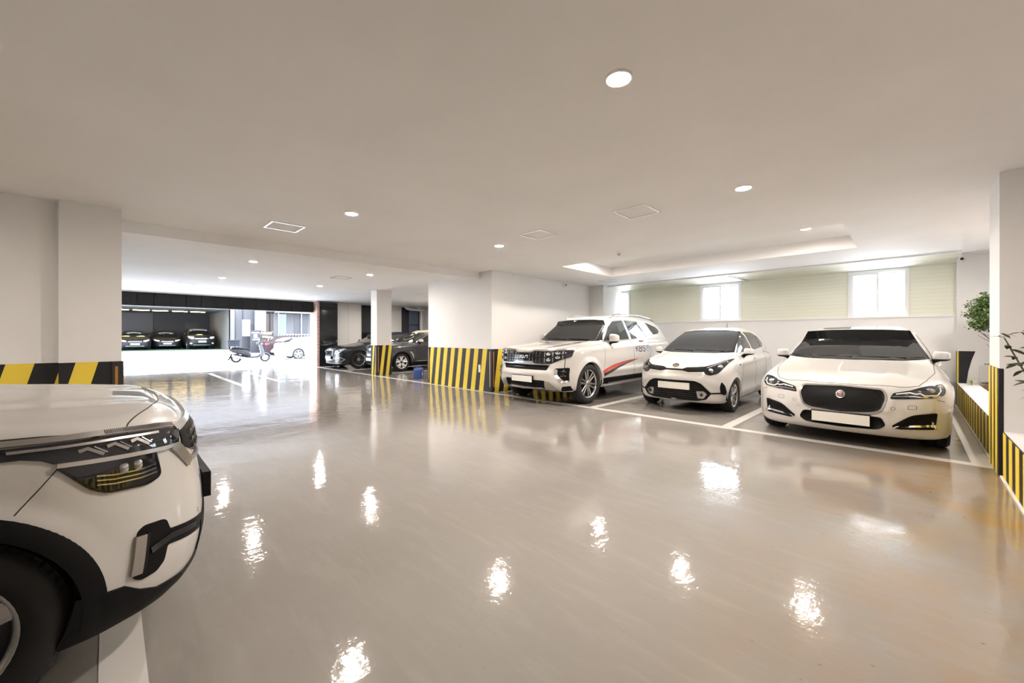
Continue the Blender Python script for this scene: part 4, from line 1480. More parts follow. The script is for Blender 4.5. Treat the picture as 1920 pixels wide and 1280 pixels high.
    car.strip('grille_surround', [(-0.88, 1.058), (-0.5, 1.034), (-0.25, 1.030), (-0.18, 1.0), (0.18, 1.0), (0.25, 1.030), (0.5, 1.034), (0.88, 1.058)], 'F', 'satin_metal', 0.024, 0.012, 0.02)
    car.strip('grille_surround', [(-0.60, 0.772), (-0.28, 0.775), (-0.21, 0.808), (0.21, 0.808), (0.28, 0.775), (0.60, 0.772)], 'F', 'satin_metal', 0.022, 0.012, 0.02)
    # maker's lettering on the grille
    def kl(pts):
        return [(-0.10 + px * 0.20, 0.882 + pz * 0.052) for px, pz in pts]
    lg = [kl([(0.03, 1), (0.03, 0)]), kl([(0.03, 0.30), (0.26, 1)]), kl([(0.15, 0.62), (0.33, 0.0), (0.46, 0.0), (0.46, 1)]), kl([(0.60, 0), (0.82, 1), (0.97, 1), (0.97, 0)])]
    for L in lg:
        car.strip('grille_lettering', L, 'F', 'lamp_drl', 0.009, 0.020, 0.01, False, g_, 0.01)
    # lamps
    hl = rounded([(0.46, 1.015), (0.60, 1.020), (0.875, 1.040), (0.905, 1.03), (0.900, 0.915), (0.78, 0.865), (0.62, 0.79), (0.46, 0.785)], [0, 0, 0.01, 0.01, 0.03, 0.02, 0.02, 0])
    heads = car.panel('headlamp', hl, 'F', 'lens_clear', 0.007, 0.03, 0.04, True)
    for o, sg in zip(heads, (1, -1)):
        for y, z0, z1 in ((0.485, 0.80, 1.0), (0.645, 0.82, 1.005), (0.80, 0.89, 1.02)):
            car_strip_signed(car, 'lamp_bar', [(y, z0), (y, (z0 + z1) / 2 - 0.01)], 'F', 'lamp_taupe', 0.016, 0.011, sg, o)
            car_strip_signed(car, 'lamp_bar', [(y, (z0 + z1) / 2 + 0.01), (y, z1)], 'F', 'lamp_taupe', 0.016, 0.011, sg, o)
        for y, z in ((0.555, 0.965), (0.56, 0.855), (0.72, 0.985), (0.72, 0.905)):
            car_strip_signed(car, 'daylight_hook', [(y - 0.035, z + 0.012), (y - 0.02, z - 0.012), (y + 0.03, z - 0.012), (y + 0.035, z + 0.014)], 'F', 'lamp_drl', 0.010, 0.012, sg, o)
            q = car.B.drop([(y, z + 0.014)], 'F', 0.004)[0]
            V, F = superell(0.012, 0.026, 0.022, 1, 1, 14, 8)
            B().add([(a + q[0], b_ + q[1] * sg, c + q[2]) for a, b_, c in V], F).build('projector', 'lamp_reflector', o, True)
    # bumper
    sl = car.panel('upper_intake', sym(slot), 'F', 'plastic_black', 0.005, 0.03, 0.05)
    car.strip('intake_slat', [(-0.54, 0.712), (0.54, 0.712)], 'F', 'gloss_black', 0.014, 0.012, 0.01, False, sl)
    lo = car.panel('lower_intake', sym(low), 'F', 'plastic_black', 0.005, 0.03, 0.05)
    for z in (0.345, 0.39, 0.435):
        car.strip('intake_slat', [(-0.47, z), (0.47, z)], 'F', 'gloss_black', 0.012, 0.012, 0.01, False, lo)
    car.panel('skid_plate', sym([(0, 0.300), (0.49, 0.315), (0.505, 0.465), (0.60, 0.455), (0.74, 0.29), (0.55, 0.268), (0, 0.262)]), 'F', 'satin_metal', 0.012, 0.02, 0.05)
    for sg in (1, -1):
        car.panel('bumper_corner', [(sg * y, z) for y, z in ((0.75, 0.290), (0.80, 0.375), (0.885, 0.385), (0.895, 0.30))], 'F', 'plastic_black', 0.010, 0.02, 0.05)
    fo = car.panel('fog_lamp', rounded(fog, 0.02), 'F', 'plastic_black', 0.005, 0.03, 0.04, True)
    for o, sg in zip(fo, (1, -1)):
        car_strip_signed(car, 'fog_surround', [(0.70, 0.70), (0.703, 0.585), (0.80, 0.468), (0.88, 0.47)], 'F', 'chrome', 0.034, 0.016, sg, o)
        for z in (0.655, 0.585):
            q = car.B.drop([(0.80, z)], 'F', 0.006)[0]
            V, F = superell(0.02, 0.05, 0.026, 0.8, 0.8, 16, 8)
            B().add([(a + q[0], b_ + q[1] * sg, c + q[2]) for a, b_, c in V], F).build('fog_lens', 'lens_clear', o, True)
            car_strip_signed(car, 'fog_reflector', [(0.765, z - 0.012), (0.80, z - 0.018), (0.84, z - 0.010)], 'F', 'lamp_reflector', 0.010, 0.03, sg, o)
    plate(car, 0.545, 0.432, 0.265, 0.03)
    # sides: cladding, side step, badges and stickers
    car.strip('sill_cladding', [(-0.50, 0.395), (-2.44, 0.395)], 'L', 'plastic_black', 0.11, 0.012, 0.02, True)
    car.strip('sill_trim', [(-0.52, 0.46), (-2.42, 0.465)], 'L', 'chrome', 0.012, 0.016, 0.01, True)
    for sg in (1, -1):
        b = B()
        b.prism([(0.80, 0.33), (0.97, 0.345), (0.985, 0.36), (0.985, 0.375), (0.80, 0.375)], 'x', -2.42, -0.58)
        b.v = [(x, y * sg, z) for x, y, z in b.v]
        b.build('side_step', 'plastic_black', car.root)
        B().box(-2.40, -0.60, sg * 0.985 - 0.004, sg * 0.985 + 0.004, 0.352, 0.366).build('step_trim', 'satin_metal', car.root)
    car.panel('mud_flap', [(-0.42, 0.46), (-0.40, 0.20), (-0.46, 0.20), (-0.50, 0.46)], 'L', 'plastic_black', 0.002, 0.02, 0.06, True)
    car.panel('red_swoosh', [(-0.445, 0.60), (-0.62, 0.652), (-0.9, 0.712), (-1.2, 0.752), (-1.55, 0.785), (-1.95, 0.800), (-1.5, 0.752), (-1.15, 0.70), (-0.8, 0.63), (-0.50, 0.56)], 'L', 'sticker_red', 0.003, 0.006, 0.05, True, label='red swoosh sticker')
    car.panel('dark_swoosh', [(-0.50, 0.552), (-0.8, 0.622), (-1.15, 0.692), (-1.6, 0.757), (-1.95, 0.797), (-1.4, 0.70), (-1.05, 0.625), (-0.75, 0.545), (-0.53, 0.49)], 'L', 'sticker_dark', 0.003, 0.006, 0.05, True)
    for x0, ch in ((-1.86, 'K'), (-2.02, 'B'), (-2.18, 'S')):
        for st in letter_strokes(ch):
            car.strip('door_lettering', [(x0 - px * 0.18, 0.955 + pz * 0.135) for px, pz in st], 'L', 'sticker_navy', 0.022, 0.003, 0.006, False, None, 0.02)
    car.strip('door_emblem', ellipse(-2.45, 1.02, 0.075, 0.08), 'L', 'sticker_blue', 0.014, 0.003, 0.006, closed=True)
    car.strip('door_emblem', curve2([(-2.40, 1.06), (-2.43, 1.02), (-2.48, 1.03), (-2.50, 0.98)]), 'L', 'sticker_blue', 0.010, 0.003, 0.006)
    for xx in (-1.50, -2.36):
        car.strip('door_handle', [(xx, 1.085), (xx - 0.20, 1.095)], 'L', 'chrome', 0.026, 0.024, 0.01, True)
    car.seam(curve2([(-0.50, 1.17), (-0.56, 0.95), (-0.54, 0.70), (-0.53, 0.47)]), 'L', 0.006, True)
    car.seam(curve2([(-1.74, 1.24), (-1.76, 0.9), (-1.74, 0.47)]), 'L', 0.006, True)
    car.seam(curve2([(-2.62, 1.28), (-2.60, 1.0), (-2.45, 0.75), (-2.40, 0.47)]), 'L', 0.006, True)
    car.panel('fuel_flap', ellipse(-3.25, 1.05, 0.075, 0.075), 'L', 'car_white', 0.003, 0.006, 0.04)
    car.seam(curve2([(-0.55, 0.86), (0.1, 0.865), (0.55, 0.845), (0.70, 0.80), (0.76, 0.70)]), 'T', 0.006, True)
    car.strip('bonnet_vent', [(-0.30, 0.34), (-0.26, 0.56)], 'T', 'plastic_black', 0.03, 0.006, 0.01, True)
    for y0, y1 in ((0.60, 0.05), (0.0, -0.55)):
        q = car.B.drop([(y0, 1.215), ((y0 + y1) / 2, 1.222), (y1, 1.23)], 'F', 0.014)
        B().tube(q, 0.008, 6).build('wiper', 'plastic_black', car.root)
    for sgn in (1, -1):
        car.strip('tail_lamp', [(0.80 * sgn, 1.2), (0.82 * sgn, 0.85)], 'R', 'lamp_red', 0.13, 0.006, 0.01)
    mirrors(car, -0.85, 0.86, 1.25, 0.12, 0.20, 0.19)
    return car

# ---------------------------------------------------------------- small white hatchback
def hatchback():
    fm = Map2(0, 1.0, 0, 1.3)
    ink = rounded([(0.0, 0.548), (0.35, 0.548), (0.45, 0.505), (0.585, 0.350), (0.51, 0.245), (0.38, 0.215), (0.0, 0.212)], [0, 0.03, 0.03, 0.02, 0.02, 0.02, 0], 3)
    fm.recess([(-0.1, 0.548)] + ink[1:-1] + [(-0.1, 0.212)], 0.03, 0.03)
    fm.crease([(0.0, 0.60), (0.45, 0.59), (0.64, 0.50), (0.72, 0.42)], 0.012, 0.05)
    fm.crease([(0.0, 0.655), (0.30, 0.652), (0.42, 0.64)], -0.008, 0.03)
    tm = Map2(-0.8, 0.9, 0, 0.9)
    tm.crease([(-0.35, 0.42), (0.2, 0.40), (0.55, 0.36)], 0.010, 0.06)
    sm = Map2(-3.0, 0.9, 0, 1.3)
    sm.crease([(-2.7, 0.90), (-1.5, 0.86), (-0.2, 0.80)], 0.012, 0.045)
    sm.crease([(-1.9, 0.34), (-0.4, 0.31)], 0.016, 0.05)
    sm.crease([(-1.9, 0.48), (-0.4, 0.46)], -0.010, 0.09)
    R = 0.285
    S = dict(xf=0.72, xr=-2.875, W=0.797, H=1.485, fmap=fm, tmap=tm, smap=sm, k=0.16, kt=0.10, kf=0.16, kg=0.10, ku=0.04, gc=0.045, crown_pow=3.0,
             hood=[(0.74, 0.70), (0.68, 0.775), (0.58, 0.83), (0.35, 0.89), (0.0, 0.955), (-0.25, 1.0), (-0.4, 1.02), (-1.0, 1.01), (-2.9, 1.02)],
             crown=[(0.7, 0.07), (0.3, 0.09), (-0.4, 0.09), (-2.8, 0.06)],
             plan=[(0.72, 0.72), (0.4, 0.775), (0.1, 0.79), (-0.6, 0.785), (-1.6, 0.785), (-2.4, 0.795), (-2.7, 0.77), (-2.875, 0.72)],
             inset=[(0.15, 0.07), (0.25, 0.025), (0.4, 0.008), (0.6, 0.0), (0.8, 0.008), (0.92, 0.04), (1.02, 0.09), (1.2, 0.2)],
             front=[(0.15, 0.60), (0.22, 0.68), (0.32, 0.715), (0.45, 0.72), (0.58, 0.71), (0.68, 0.69), (0.76, 0.65), (0.84, 0.56), (0.95, 0.35)],
             fplan=[(0, 0), (0.25, 0.02), (0.42, 0.06), (0.56, 0.125), (0.68, 0.225), (0.76, 0.34), (0.82, 0.48)],
             rear=[(0.2, -2.75), (0.4, -2.86), (0.8, -2.875), (1.1, -2.84)], rplan=[(0, 0), (0.4, 0.03), (0.65, 0.11), (0.79, 0.3)],
             bottom=[(0.72, 0.19), (0.4, 0.165), (-2.4, 0.18), (-2.875, 0.28)],
             roof=[(1.2, -0.4), (0.3, 0.62), (-0.05, 0.86), (-0.32, 1.02), (-0.7, 1.215), (-1.05, 1.365), (-1.3, 1.435), (-1.65, 1.475), (-2.05, 1.468), (-2.45, 1.425), (-2.68, 1.32), (-2.82, 1.1), (-3.0, 0.5), (-3.3, -0.8)],
             gy=[(0.0, 0.64), (-0.4, 0.69), (-1.0, 0.725), (-1.9, 0.73), (-2.5, 0.69), (-2.85, 0.62)],
             tumble=[(0.5, 0.0), (0.95, 0.0), (1.05, 0.02), (1.25, 0.095), (1.40, 0.165), (1.48, 0.225)],
             arches=[(0, R, 0.33, 0.012, 0.07), (-2.4, R, 0.33, 0.012, 0.07)])
    car = Car('hatchback_car', 'small white hatchback with wide black lower grille, between two larger white cars', S, (-2.93, 7.57, 0), RZ_ROW, 'car_white')
    car.skin(160, 96, 76, wheels=[(0, R, R + 0.035), (-2.4, R, R + 0.035)])
    for wx in (0, -2.4):
        car.ring('wheel_arch', wx, R, R + 0.024, R + 0.062, 'car_white')
        car.well(wx, R, R + 0.05, 0.40, 0.76)
    four_wheels(car, 2.4, 0.785, R, 0.18, 0.205, 'multi8')
    car.underside(-2.6, 0.4, 0.55, 0.16, 0.5)
    car.panel('windscreen_frame', sym([(0, 1.418), (0.30, 1.414), (0.535, 1.388), (0.592, 1.25), (0.655, 1.005), (0.4, 0.992), (0, 0.99)]), 'F', 'gloss_black', 0.005, 0.02, 0.05)
    w = car.panel('windscreen', sym([(0, 1.408), (0.30, 1.404), (0.517, 1.377), (0.574, 1.25), (0.632, 1.022), (0.4, 1.012), (0, 1.01)]), 'F', 'tinted_glass', 0.009, 0.02, 0.05)
    w1 = rounded([(-0.44, 1.0), (-0.74, 1.195), (-1.02, 1.345), (-1.17, 1.375), (-1.26, 1.022)], [0.02, 0.02, 0.04, 0.02, 0.02])
    w2 = rounded([(-1.34, 1.027), (-1.26, 1.378), (-1.70, 1.375), (-2.05, 1.29), (-2.27, 1.16), (-2.15, 1.085)], [0.02, 0.02, 0.05, 0.04, 0.03, 0.03])
    for g_ in (w1, w2):
        car.panel('side_window', g_, 'L', 'side_glass', 0.005, 0.02, 0.06, True)
    car.strip('window_divider', [(-1.95, 1.075), (-1.90, 1.31)], 'L', 'gloss_black', 0.035, 0.007, 0.01, True)
    car.panel('rear_window', sym([(0, 1.36), (0.45, 1.34), (0.56, 1.12), (0.4, 1.08), (0, 1.07)]), 'R', 'tinted_glass', 0.005, 0.02, 0.06)
    # upper grille bar between the lamps
    bar = sym([(0, 0.735), (0.13, 0.735), (0.20, 0.765), (0.46, 0.785), (0.48, 0.705), (0.24, 0.69), (0.14, 0.712), (0, 0.712)])
    g_ = car.panel('grille', bar, 'F', 'plastic_black', 0.006, 0.02, 0.03)
    lg = car.panel('badge', ellipse(0, 0.795, 0.058, 0.028), 'F', 'gloss_black', 0.008, 0.02, 0.02)
    car.strip('badge_ring', ellipse(0, 0.795, 0.053, 0.024), 'F', 'satin_metal', 0.006, 0.012, 0.006, False, lg, 0.01, closed=True)
    for x0, ch in ((-0.034, 'K'), (-0.006, 'I'), (0.008, 'A')):
        for st in letter_strokes(ch):
            car.strip('badge_letter', [(x0 + px * 0.034, 0.783 + pz * 0.024) for px, pz in st], 'F', 'satin_metal', 0.006, 0.012, 0.006, False, lg, 0.01)
    lo = car.panel('lower_grille', sym(ink), 'F', 'plastic_black', 0.005, 0.03, 0.04)
    for z in (0.25, 0.285, 0.32, 0.355, 0.39):
        hw = 0.37
        car.strip('grille_slat', [(-hw, z), (hw, z)], 'F', 'gloss_black', 0.012, 0.010, 0.01, False, lo)
    plate(car, 0.498, 0.403, 0.262, 0.02, frame='plate_white')
    fo = car.panel('fog_lamp', rounded([(0.365, 0.378), (0.475, 0.382), (0.515, 0.335), (0.465, 0.262), (0.385, 0.265)], 0.012), 'F', 'satin_metal', 0.016, 0.02, 0.02, True)
    for o, sg in zip(fo, (1, -1)):
        q = car.B.drop([(0.435, 0.322)], 'F', 0.012)[0]
        V, F = superell(0.014, 0.034, 0.030, 1, 1, 16, 8)
        B().add([(a + q[0], b_ + q[1] * sg, c + q[2]) for a, b_, c in V], F).build('fog_lens', 'lens_clear', o, True)
    car.strip('bumper_groove', [(0.575, 0.350), (0.695, 0.356)], 'F', 'plastic_black', 0.022, 0.006, 0.01, True)
    car.panel('bumper_vent', rounded([(0.700, 0.545), (0.735, 0.475), (0.750, 0.37), (0.735, 0.315), (0.69, 0.345), (0.685, 0.46)], 0.02), 'F', 'plastic_black', 0.008, 0.02, 0.03, True)
    # headlamps sweeping back along the wings
    hl = rounded([(0.455, 0.775), (0.59, 0.825), (0.69, 0.885), (0.722, 0.902), (0.728, 0.85), (0.70, 0.755), (0.65, 0.678), (0.56, 0.650), (0.50, 0.668), (0.465, 0.72)], [0.01, 0.02, 0.02, 0.01, 0.03, 0.04, 0.03, 0.02, 0.02, 0.02])
    heads = car.panel('headlamp', hl, 'F', 'lens_clear', 0.007, 0.03, 0.03, True)
    car.strip('lamp_outline', hl, 'F', 'gloss_black', 0.008, 0.008, 0.01, True, closed=True)
    for o, sg in zip(heads, (1, -1)):
        for y, z, r_ in ((0.56, 0.722, 0.046), (0.665, 0.785, 0.044), (0.705, 0.858, 0.022)):
            q = car.B.drop([(y, z)], 'F', -0.004)[0]
            V, F = superell(r_ * 0.45, r_ * 1.0, r_ * 0.95, 1, 1, 18, 10)
            B().add([(a + q[0], b_ + q[1] * sg, c + q[2]) for a, b_, c in V], F).build('projector', 'lamp_reflector', o, True)
        car_strip_signed(car, 'lamp_bezel', [(0.50, 0.765), (0.60, 0.81), (0.695, 0.872)], 'F', 'lamp_reflector', 0.016, 0.011, sg, o)
        car_strip_signed(car, 'lamp_bezel', [(0.61, 0.68), (0.615, 0.79)], 'F', 'lens_dark', 0.012, 0.011, sg, o)
    # panel gaps
    car.seam(curve2([(-0.30, 0.655), (0.05, 0.66), (0.35, 0.60), (0.53, 0.44), (0.605, 0.25), (0.625, 0.0)]), 'T', 0.005, True)
    car.seam(curve2([(-0.40, 0.97), (-0.45, 0.8), (-0.43, 0.5), (-0.40, 0.24)]), 'L', 0.005, True)
    car.seam(curve2([(-1.30, 1.03), (-1.32, 0.8), (-1.31, 0.4), (-1.26, 0.24), (-0.42, 0.22)]), 'L', 0.005, True)
    car.seam(curve2([(-2.10, 1.08), (-2.08, 0.85), (-1.98, 0.55), (-1.9, 0.27), (-1.31, 0.25)]), 'L', 0.005, True)
    for xx in (-1.16, -1.95):
        car.strip('door_handle', [(xx, 0.862), (xx - 0.15, 0.870)], 'L', 'chrome', 0.024, 0.022, 0.01, True)
    car.seam(ellipse(-2.33, 0.865, 0.065, 0.065, 20) + [(-2.265, 0.865)], 'L', 0.004, False, 'fuel_flap')
    car.panel('side_repeater', ellipse(-0.25, 0.80, 0.022, 0.014, 14), 'L', 'lens_clear', 0.006, 0.01, 0.02, True)
    for sgn in (1, -1):
        car.strip('tail_lamp', [(0.66 * sgn, 1.0), (0.68 * sgn, 0.72)], 'R', 'lamp_red', 0.11, 0.006, 0.01)
    q = car.B.drop([(-2.15, 0.0)], 'T')[0]
    B().tube([(q[0], 0, q[2]), (q[0] - 0.06, 0, q[2] + 0.13)], [0.006, 0.003], 6).build('aerial', 'plastic_black', car.root)
    for y0, y1 in ((0.5, 0.0), (-0.02, -0.4)):
        q = car.B.drop([(y0, 1.015), ((y0 + y1) / 2, 1.022), (y1, 1.03)], 'F', 0.012)
        B().tube(q, 0.007, 6).build('wiper', 'plastic_black', car.root)
    mirrors(car, -0.60, 0.76, 1.02, 0.11, 0.16, 0.12)
    return car

# ---------------------------------------------------------------- white compact crossover in the foreground
def crossover_spec(np_maps=True):
    R = 0.335
    S = dict(xf=0.82, xr=-3.525, W=0.90, H=1.60, k=0.16, kt=0.09, kf=0.10, kg=0.09, ku=0.03, gc=0.04, crown_pow=3.2,
             hood=[(0.88, 0.90), (0.80, 0.945), (0.65, 0.98), (0.4, 1.01), (0.0, 1.045), (-0.4, 1.08), (-0.6, 1.095), (-1.0, 1.09), (-3.6, 1.12)],
             crown=[(0.8, 0.04), (0.3, 0.055), (-0.6, 0.07), (-3.5, 0.04)],
             plan=[(0.85, 0.83), (0.5, 0.875), (0.2, 0.89), (-0.8, 0.88), (-2.0, 0.885), (-2.6, 0.895), (-3.2, 0.875), (-3.5, 0.82)],
             inset=[(0.2, 0.05), (0.3, 0.015), (0.45, 0.0), (0.75, 0.0), (0.92, 0.012), (1.02, 0.05), (1.12, 0.1), (1.4, 0.2)],
             front=[(0.17, 0.67), (0.23, 0.745), (0.30, 0.785), (0.42, 0.805), (0.55, 0.80), (0.72, 0.775), (0.85, 0.755), (0.92, 0.73), (0.98, 0.67), (1.05, 0.55)],
             fplan=[(0, 0), (0.3, 0.008), (0.45, 0.025), (0.6, 0.06), (0.7, 0.11), (0.78, 0.18), (0.85, 0.27), (0.9, 0.36), (0.95, 0.48)],
             rear=[(0.25, -3.4), (0.45, -3.5), (0.8, -3.525), (1.1, -3.5), (1.4, -3.45)], rplan=[(0, 0), (0.5, 0.03), (0.75, 0.12), (0.9, 0.35)],
             bottom=[(0.85, 0.20), (0.5, 0.185), (-2.9, 0.22), (-3.5, 0.33)],
             roof=[(1.4, -0.9), (0.2, 0.60), (-0.2, 0.89), (-0.5, 1.08), (-0.85, 1.31), (-1.15, 1.48), (-1.4, 1.555), (-1.8, 1.59), (-2.4, 1.58), (-2.9, 1.52), (-3.15, 1.42), (-3.35, 1.2), (-3.5, 0.9), (-3.9, -0.8)],
             gy=[(-0.2, 0.72), (-0.6, 0.77), (-1.2, 0.80), (-2.2, 0.80), (-2.9, 0.75), (-3.4, 0.66)],
             tumble=[(0.5, 0.0), (1.02, 0.0), (1.12, 0.02), (1.35, 0.10), (1.52, 0.18), (1.6, 0.25)],
             arches=[(0, R, 0.40, 0.014, 0.09), (-2.61, R, 0.40, 0.014, 0.09)])
    return S

def crossover():
    S = crossover_spec()
    fm = Map2(0, 1.1, 0, 1.3)
    lowg = [(0.0, 0.465), (0.50, 0.465), (0.575, 0.44), (0.57, 0.32), (0.53, 0.285), (0.0, 0.27)]
    tm = Map2(-1.0, 1.0, 0, 1.0)
    tm.crease([(-0.55, 0.60), (0.0, 0.585), (0.35, 0.55), (0.50, 0.45)], 0.008, 0.08)
    tm.crease([(-0.5, 0.38), (0.1, 0.36), (0.45, 0.30)], -0.005, 0.08)
    sm = Map2(-3.7, 1.0, 0, 1.4)
    sm.crease([(-3.3, 0.98), (-1.5, 0.96), (0.1, 0.90)], 0.010, 0.04)
    S.update(fmap=fm, tmap=tm, smap=sm)
    R = 0.335
    car = Car('crossover_car', 'white compact crossover cut by the left edge of the frame, nearest car', S, (-2.95, -0.43, 0), math.pi / 2, 'car_white')
    car.skin(230, 130, 96, wheels=[(0, R, R + 0.05), (-2.61, R, R + 0.05)])
    for wx in (0, -2.61):
        car.ring('arch_cladding', wx, R, R + 0.030, R + 0.108, 'plastic_black', -14, 194, 0.012, 0.10, n=72)
        car.well(wx, R, R + 0.09, 0.42, 0.86)
    four_wheels(car, 2.61, 0.885, R, 0.215, 0.225, 'five')
    car.underside(-3.2, 0.5, 0.6, 0.2, 0.5)
    AZ = 50
    # lower cladding round the corner of the bumper
    car.panel('bumper_cladding', [(0.40, 0.385), (0.350, 0.372), (0.276, 0.359), (0.226, 0.318), (0.161, 0.286), (0.016, 0.272), (-0.06, 0.285), (-0.20, 0.275), (-0.20, 0.215), (0.0, 0.215), (0.25, 0.215), (0.42, 0.215)], AZ, 'plastic_black', 0.010, 0.03, 0.025, True)
    car.panel('lower_grille', sym(lowg), 'F', 'plastic_black', 0.006, 0.03, 0.04)
    fog = [(0.256, 0.372), (0.240, 0.545), (0.216, 0.560), (0.136, 0.553), (0.120, 0.503), (-0.03, 0.480), (-0.115, 0.466), (-0.07, 0.415), (0.02, 0.425), (0.132, 0.442), (0.146, 0.384), (0.174, 0.357), (0.226, 0.352)]
    fo = car.panel('fog_recess', rounded(fog, [0.02, 0.02, 0.01, 0.02, 0.01, 0, 0.01, 0, 0, 0.01, 0.01, 0.01, 0.01]), AZ, 'plastic_black', 0.004, 0.03, 0.025, True)
    for o, sg in zip(fo, (1, -1)):
        car_strip_signed(car, 'fog_blade', [(0.247, 0.385), (0.238, 0.46), (0.231, 0.528)], AZ, 'satin_metal', 0.034, 0.014, sg, o)
        car_strip_signed(car, 'fog_lip', [(0.222, 0.39), (0.206, 0.53)], AZ, 'gloss_black', 0.010, 0.012, sg, o)
        car_strip_signed(car, 'fog_bar', [(0.20, 0.455), (0.12, 0.475), (-0.02, 0.458)], AZ, 'gloss_black', 0.024, 0.012, sg, o)
    # two-storey headlamps
    up = [(0.60, 0.930), (0.51, 0.931), (0.422, 0.929), (0.287, 0.926), (0.15, 0.916), (0.074, 0.907), (0.010, 0.888), (0.034, 0.838), (0.150, 0.843), (0.319, 0.854), (0.40, 0.861), (0.432, 0.864), (0.452, 0.880), (0.485, 0.892), (0.60, 0.899)]
    heads = car.panel('headlamp', up, AZ, 'lens_clear', 0.006, 0.03, 0.025, True)
    lowp = rounded([(0.425, 0.848), (0.319, 0.842), (0.160, 0.830), (0.146, 0.734), (0.197, 0.716), (0.323, 0.729), (0.361, 0.757)], [0.005, 0, 0.01, 0.02, 0.02, 0.03, 0.02])
    lows = car.panel('main_lamp', lowp, AZ, 'lens_clear', 0.006, 0.03, 0.025, True)
    car.strip('lamp_outline', lowp, AZ, 'gloss_black', 0.008, 0.008, 0.01, True, closed=True)
    for o, lo, sg in zip(heads, lows, (1, -1)):
        st = lambda n, L, m, w, off=0.010, p=o: car_strip_signed(car, n, L, AZ, m, w, off, sg, p)
        st('daylight_strip', [(0.505, 0.918), (0.396, 0.914), (0.266, 0.911), (0.13, 0.902)], 'satin_metal', 0.008)
        for u0 in (0.345, 0.275, 0.205):
            st('lamp_chevron', [(u0 + 0.034, 0.891), (u0 + 0.012, 0.896), (u0 - 0.008, 0.880), (u0 - 0.024, 0.868)], 'lamp_taupe', 0.011)
            st('lamp_chevron', [(u0 - 0.004, 0.899), (u0 - 0.020, 0.884), (u0 - 0.034, 0.872)], 'lamp_reflector', 0.004)
        st('lamp_divider', [(0.426, 0.8565), (0.319, 0.848), (0.150, 0.837), (0.040, 0.831)], 'satin_metal', 0.015, 0.014)
        for z in (0.752, 0.768, 0.784):
            st('lamp_ridge', [(0.345, z + 0.012), (0.30, z + 0.002), (0.22, z - 0.004), (0.165, z)], 'lamp_reflector', 0.005, 0.010, lo)
        for u0 in (0.225, 0.27):
            q = car.B.drop([(u0, 0.80)], AZ, 0.0)[0]
            V, F = superell(0.016, 0.016, 0.022, 0.7, 0.7, 16, 10)
            B().add([(a + q[0], (b_ + q[1]) * sg, c + q[2]) for a, b_, c in V], F).build('projector', 'lamp_reflector', lo, True)
    # chrome band over the lamps and across the grille
    tb = car.strip('bonnet_trim', [(0.60, 0.944), (0.51, 0.944), (0.414, 0.940), (0.278, 0.937), (0.111, 0.924), (0.01, 0.908)], AZ, 'satin_metal', 0.016, 0.010, 0.02, True)
    rib = []
    for i in range(46):
        u0 = 0.30 - i * 0.0056
        z0 = float(np.interp(u0, [0.01, 0.111, 0.278, 0.414], [0.908, 0.924, 0.937, 0.940]))
        rib.append((u0, z0))
    for sg, par in ((1, tb[0]), (-1, tb[1])):
        bb = B()
        P0 = car.B.drop([(u, z - 0.006) for u, z in rib], AZ, 0.0115)
        P1 = car.B.drop([(u - 0.002, z + 0.006) for u, z in rib], AZ, 0.0115)
        for a, c in zip(P0, P1):
            bb.tube([(a[0], a[1] * sg, a[2]), (c[0], c[1] * sg, c[2])], 0.0010, 4)
        bb.build('trim_ribs', 'seam_dark', par)
    car.strip('grille_trim', [(-0.66, 0.900), (-0.4, 0.905), (0, 0.908), (0.4, 0.905), (0.66, 0.900)], 'F', 'satin_metal', 0.022, 0.012, 0.02)
    gr = car.panel('grille', rounded(sym([(0, 0.890), (0.40, 0.888), (0.645, 0.880), (0.655, 0.81), (0.50, 0.755), (0, 0.745)]), 0.01), 'F', 'plastic_black', 0.006, 0.03, 0.04)
    for z in (0.785, 0.82, 0.855):
        for k in range(-7, 8):
            car.strip('grille_tooth', [(k * 0.078 - 0.024, z - 0.006), (k * 0.078, z + 0.008), (k * 0.078 + 0.024, z - 0.006)], 'F', 'satin_metal', 0.008, 0.016, 0.01, False, gr, 0.02)
    car.panel('grille_fin', [(0.089, 0.823), (0.034, 0.832), (-0.048, 0.745), (-0.014, 0.718)], AZ, 'satin_metal', 0.012, 0.02, 0.03, True)
    car.strip('grille_fin', [(-0.62, 0.742), (-0.3, 0.730), (0, 0.728), (0.3, 0.730), (0.62, 0.742)], 'F', 'satin_metal', 0.02, 0.012, 0.02)
    plate(car, 0.565, 0.450, 0.262, 0.035)
    car.seam(curve2([(-0.55, 0.80), (0.1, 0.845), (0.440, 0.826), (0.482, 0.756), (0.546, 0.567), (0.588, 0.369), (0.606, 0.218), (0.612, 0.0)], 8), 'T', 0.0045, True)
    car.seam([(0.305, 0.846), (0.262, 0.785), (0.213, 0.720)], 'L', 0.003, True)
    car.panel('parking_sensor', ellipse(0.60, 0.50, 0.012, 0.012, 16), 'F', 'car_white', 0.004, 0.006, 0.02, True)
    # glasshouse (behind the frame edge)
    car.panel('windscreen', sym([(0, 1.50), (0.3, 1.495), (0.56, 1.475), (0.65, 1.28), (0.73, 1.10), (0.4, 1.09), (0, 1.085)]), 'F', 'tinted_glass', 0.008, 0.02, 0.06)
    for w in ([(-0.62, 1.10), (-1.05, 1.40), (-1.3, 1.47), (-1.60, 1.49), (-1.63, 1.12)], [(-1.72, 1.125), (-1.70, 1.49), (-2.25, 1.46), (-2.50, 1.30), (-2.50, 1.15)]):
        car.panel('side_window', rounded(w, 0.02), 'L', 'side_glass', 0.005, 0.02, 0.06, True)
    car.strip('sill_cladding', [(-0.48, 0.32), (-2.13, 0.32)], 'L', 'plastic_black', 0.16, 0.012, 0.02, True)
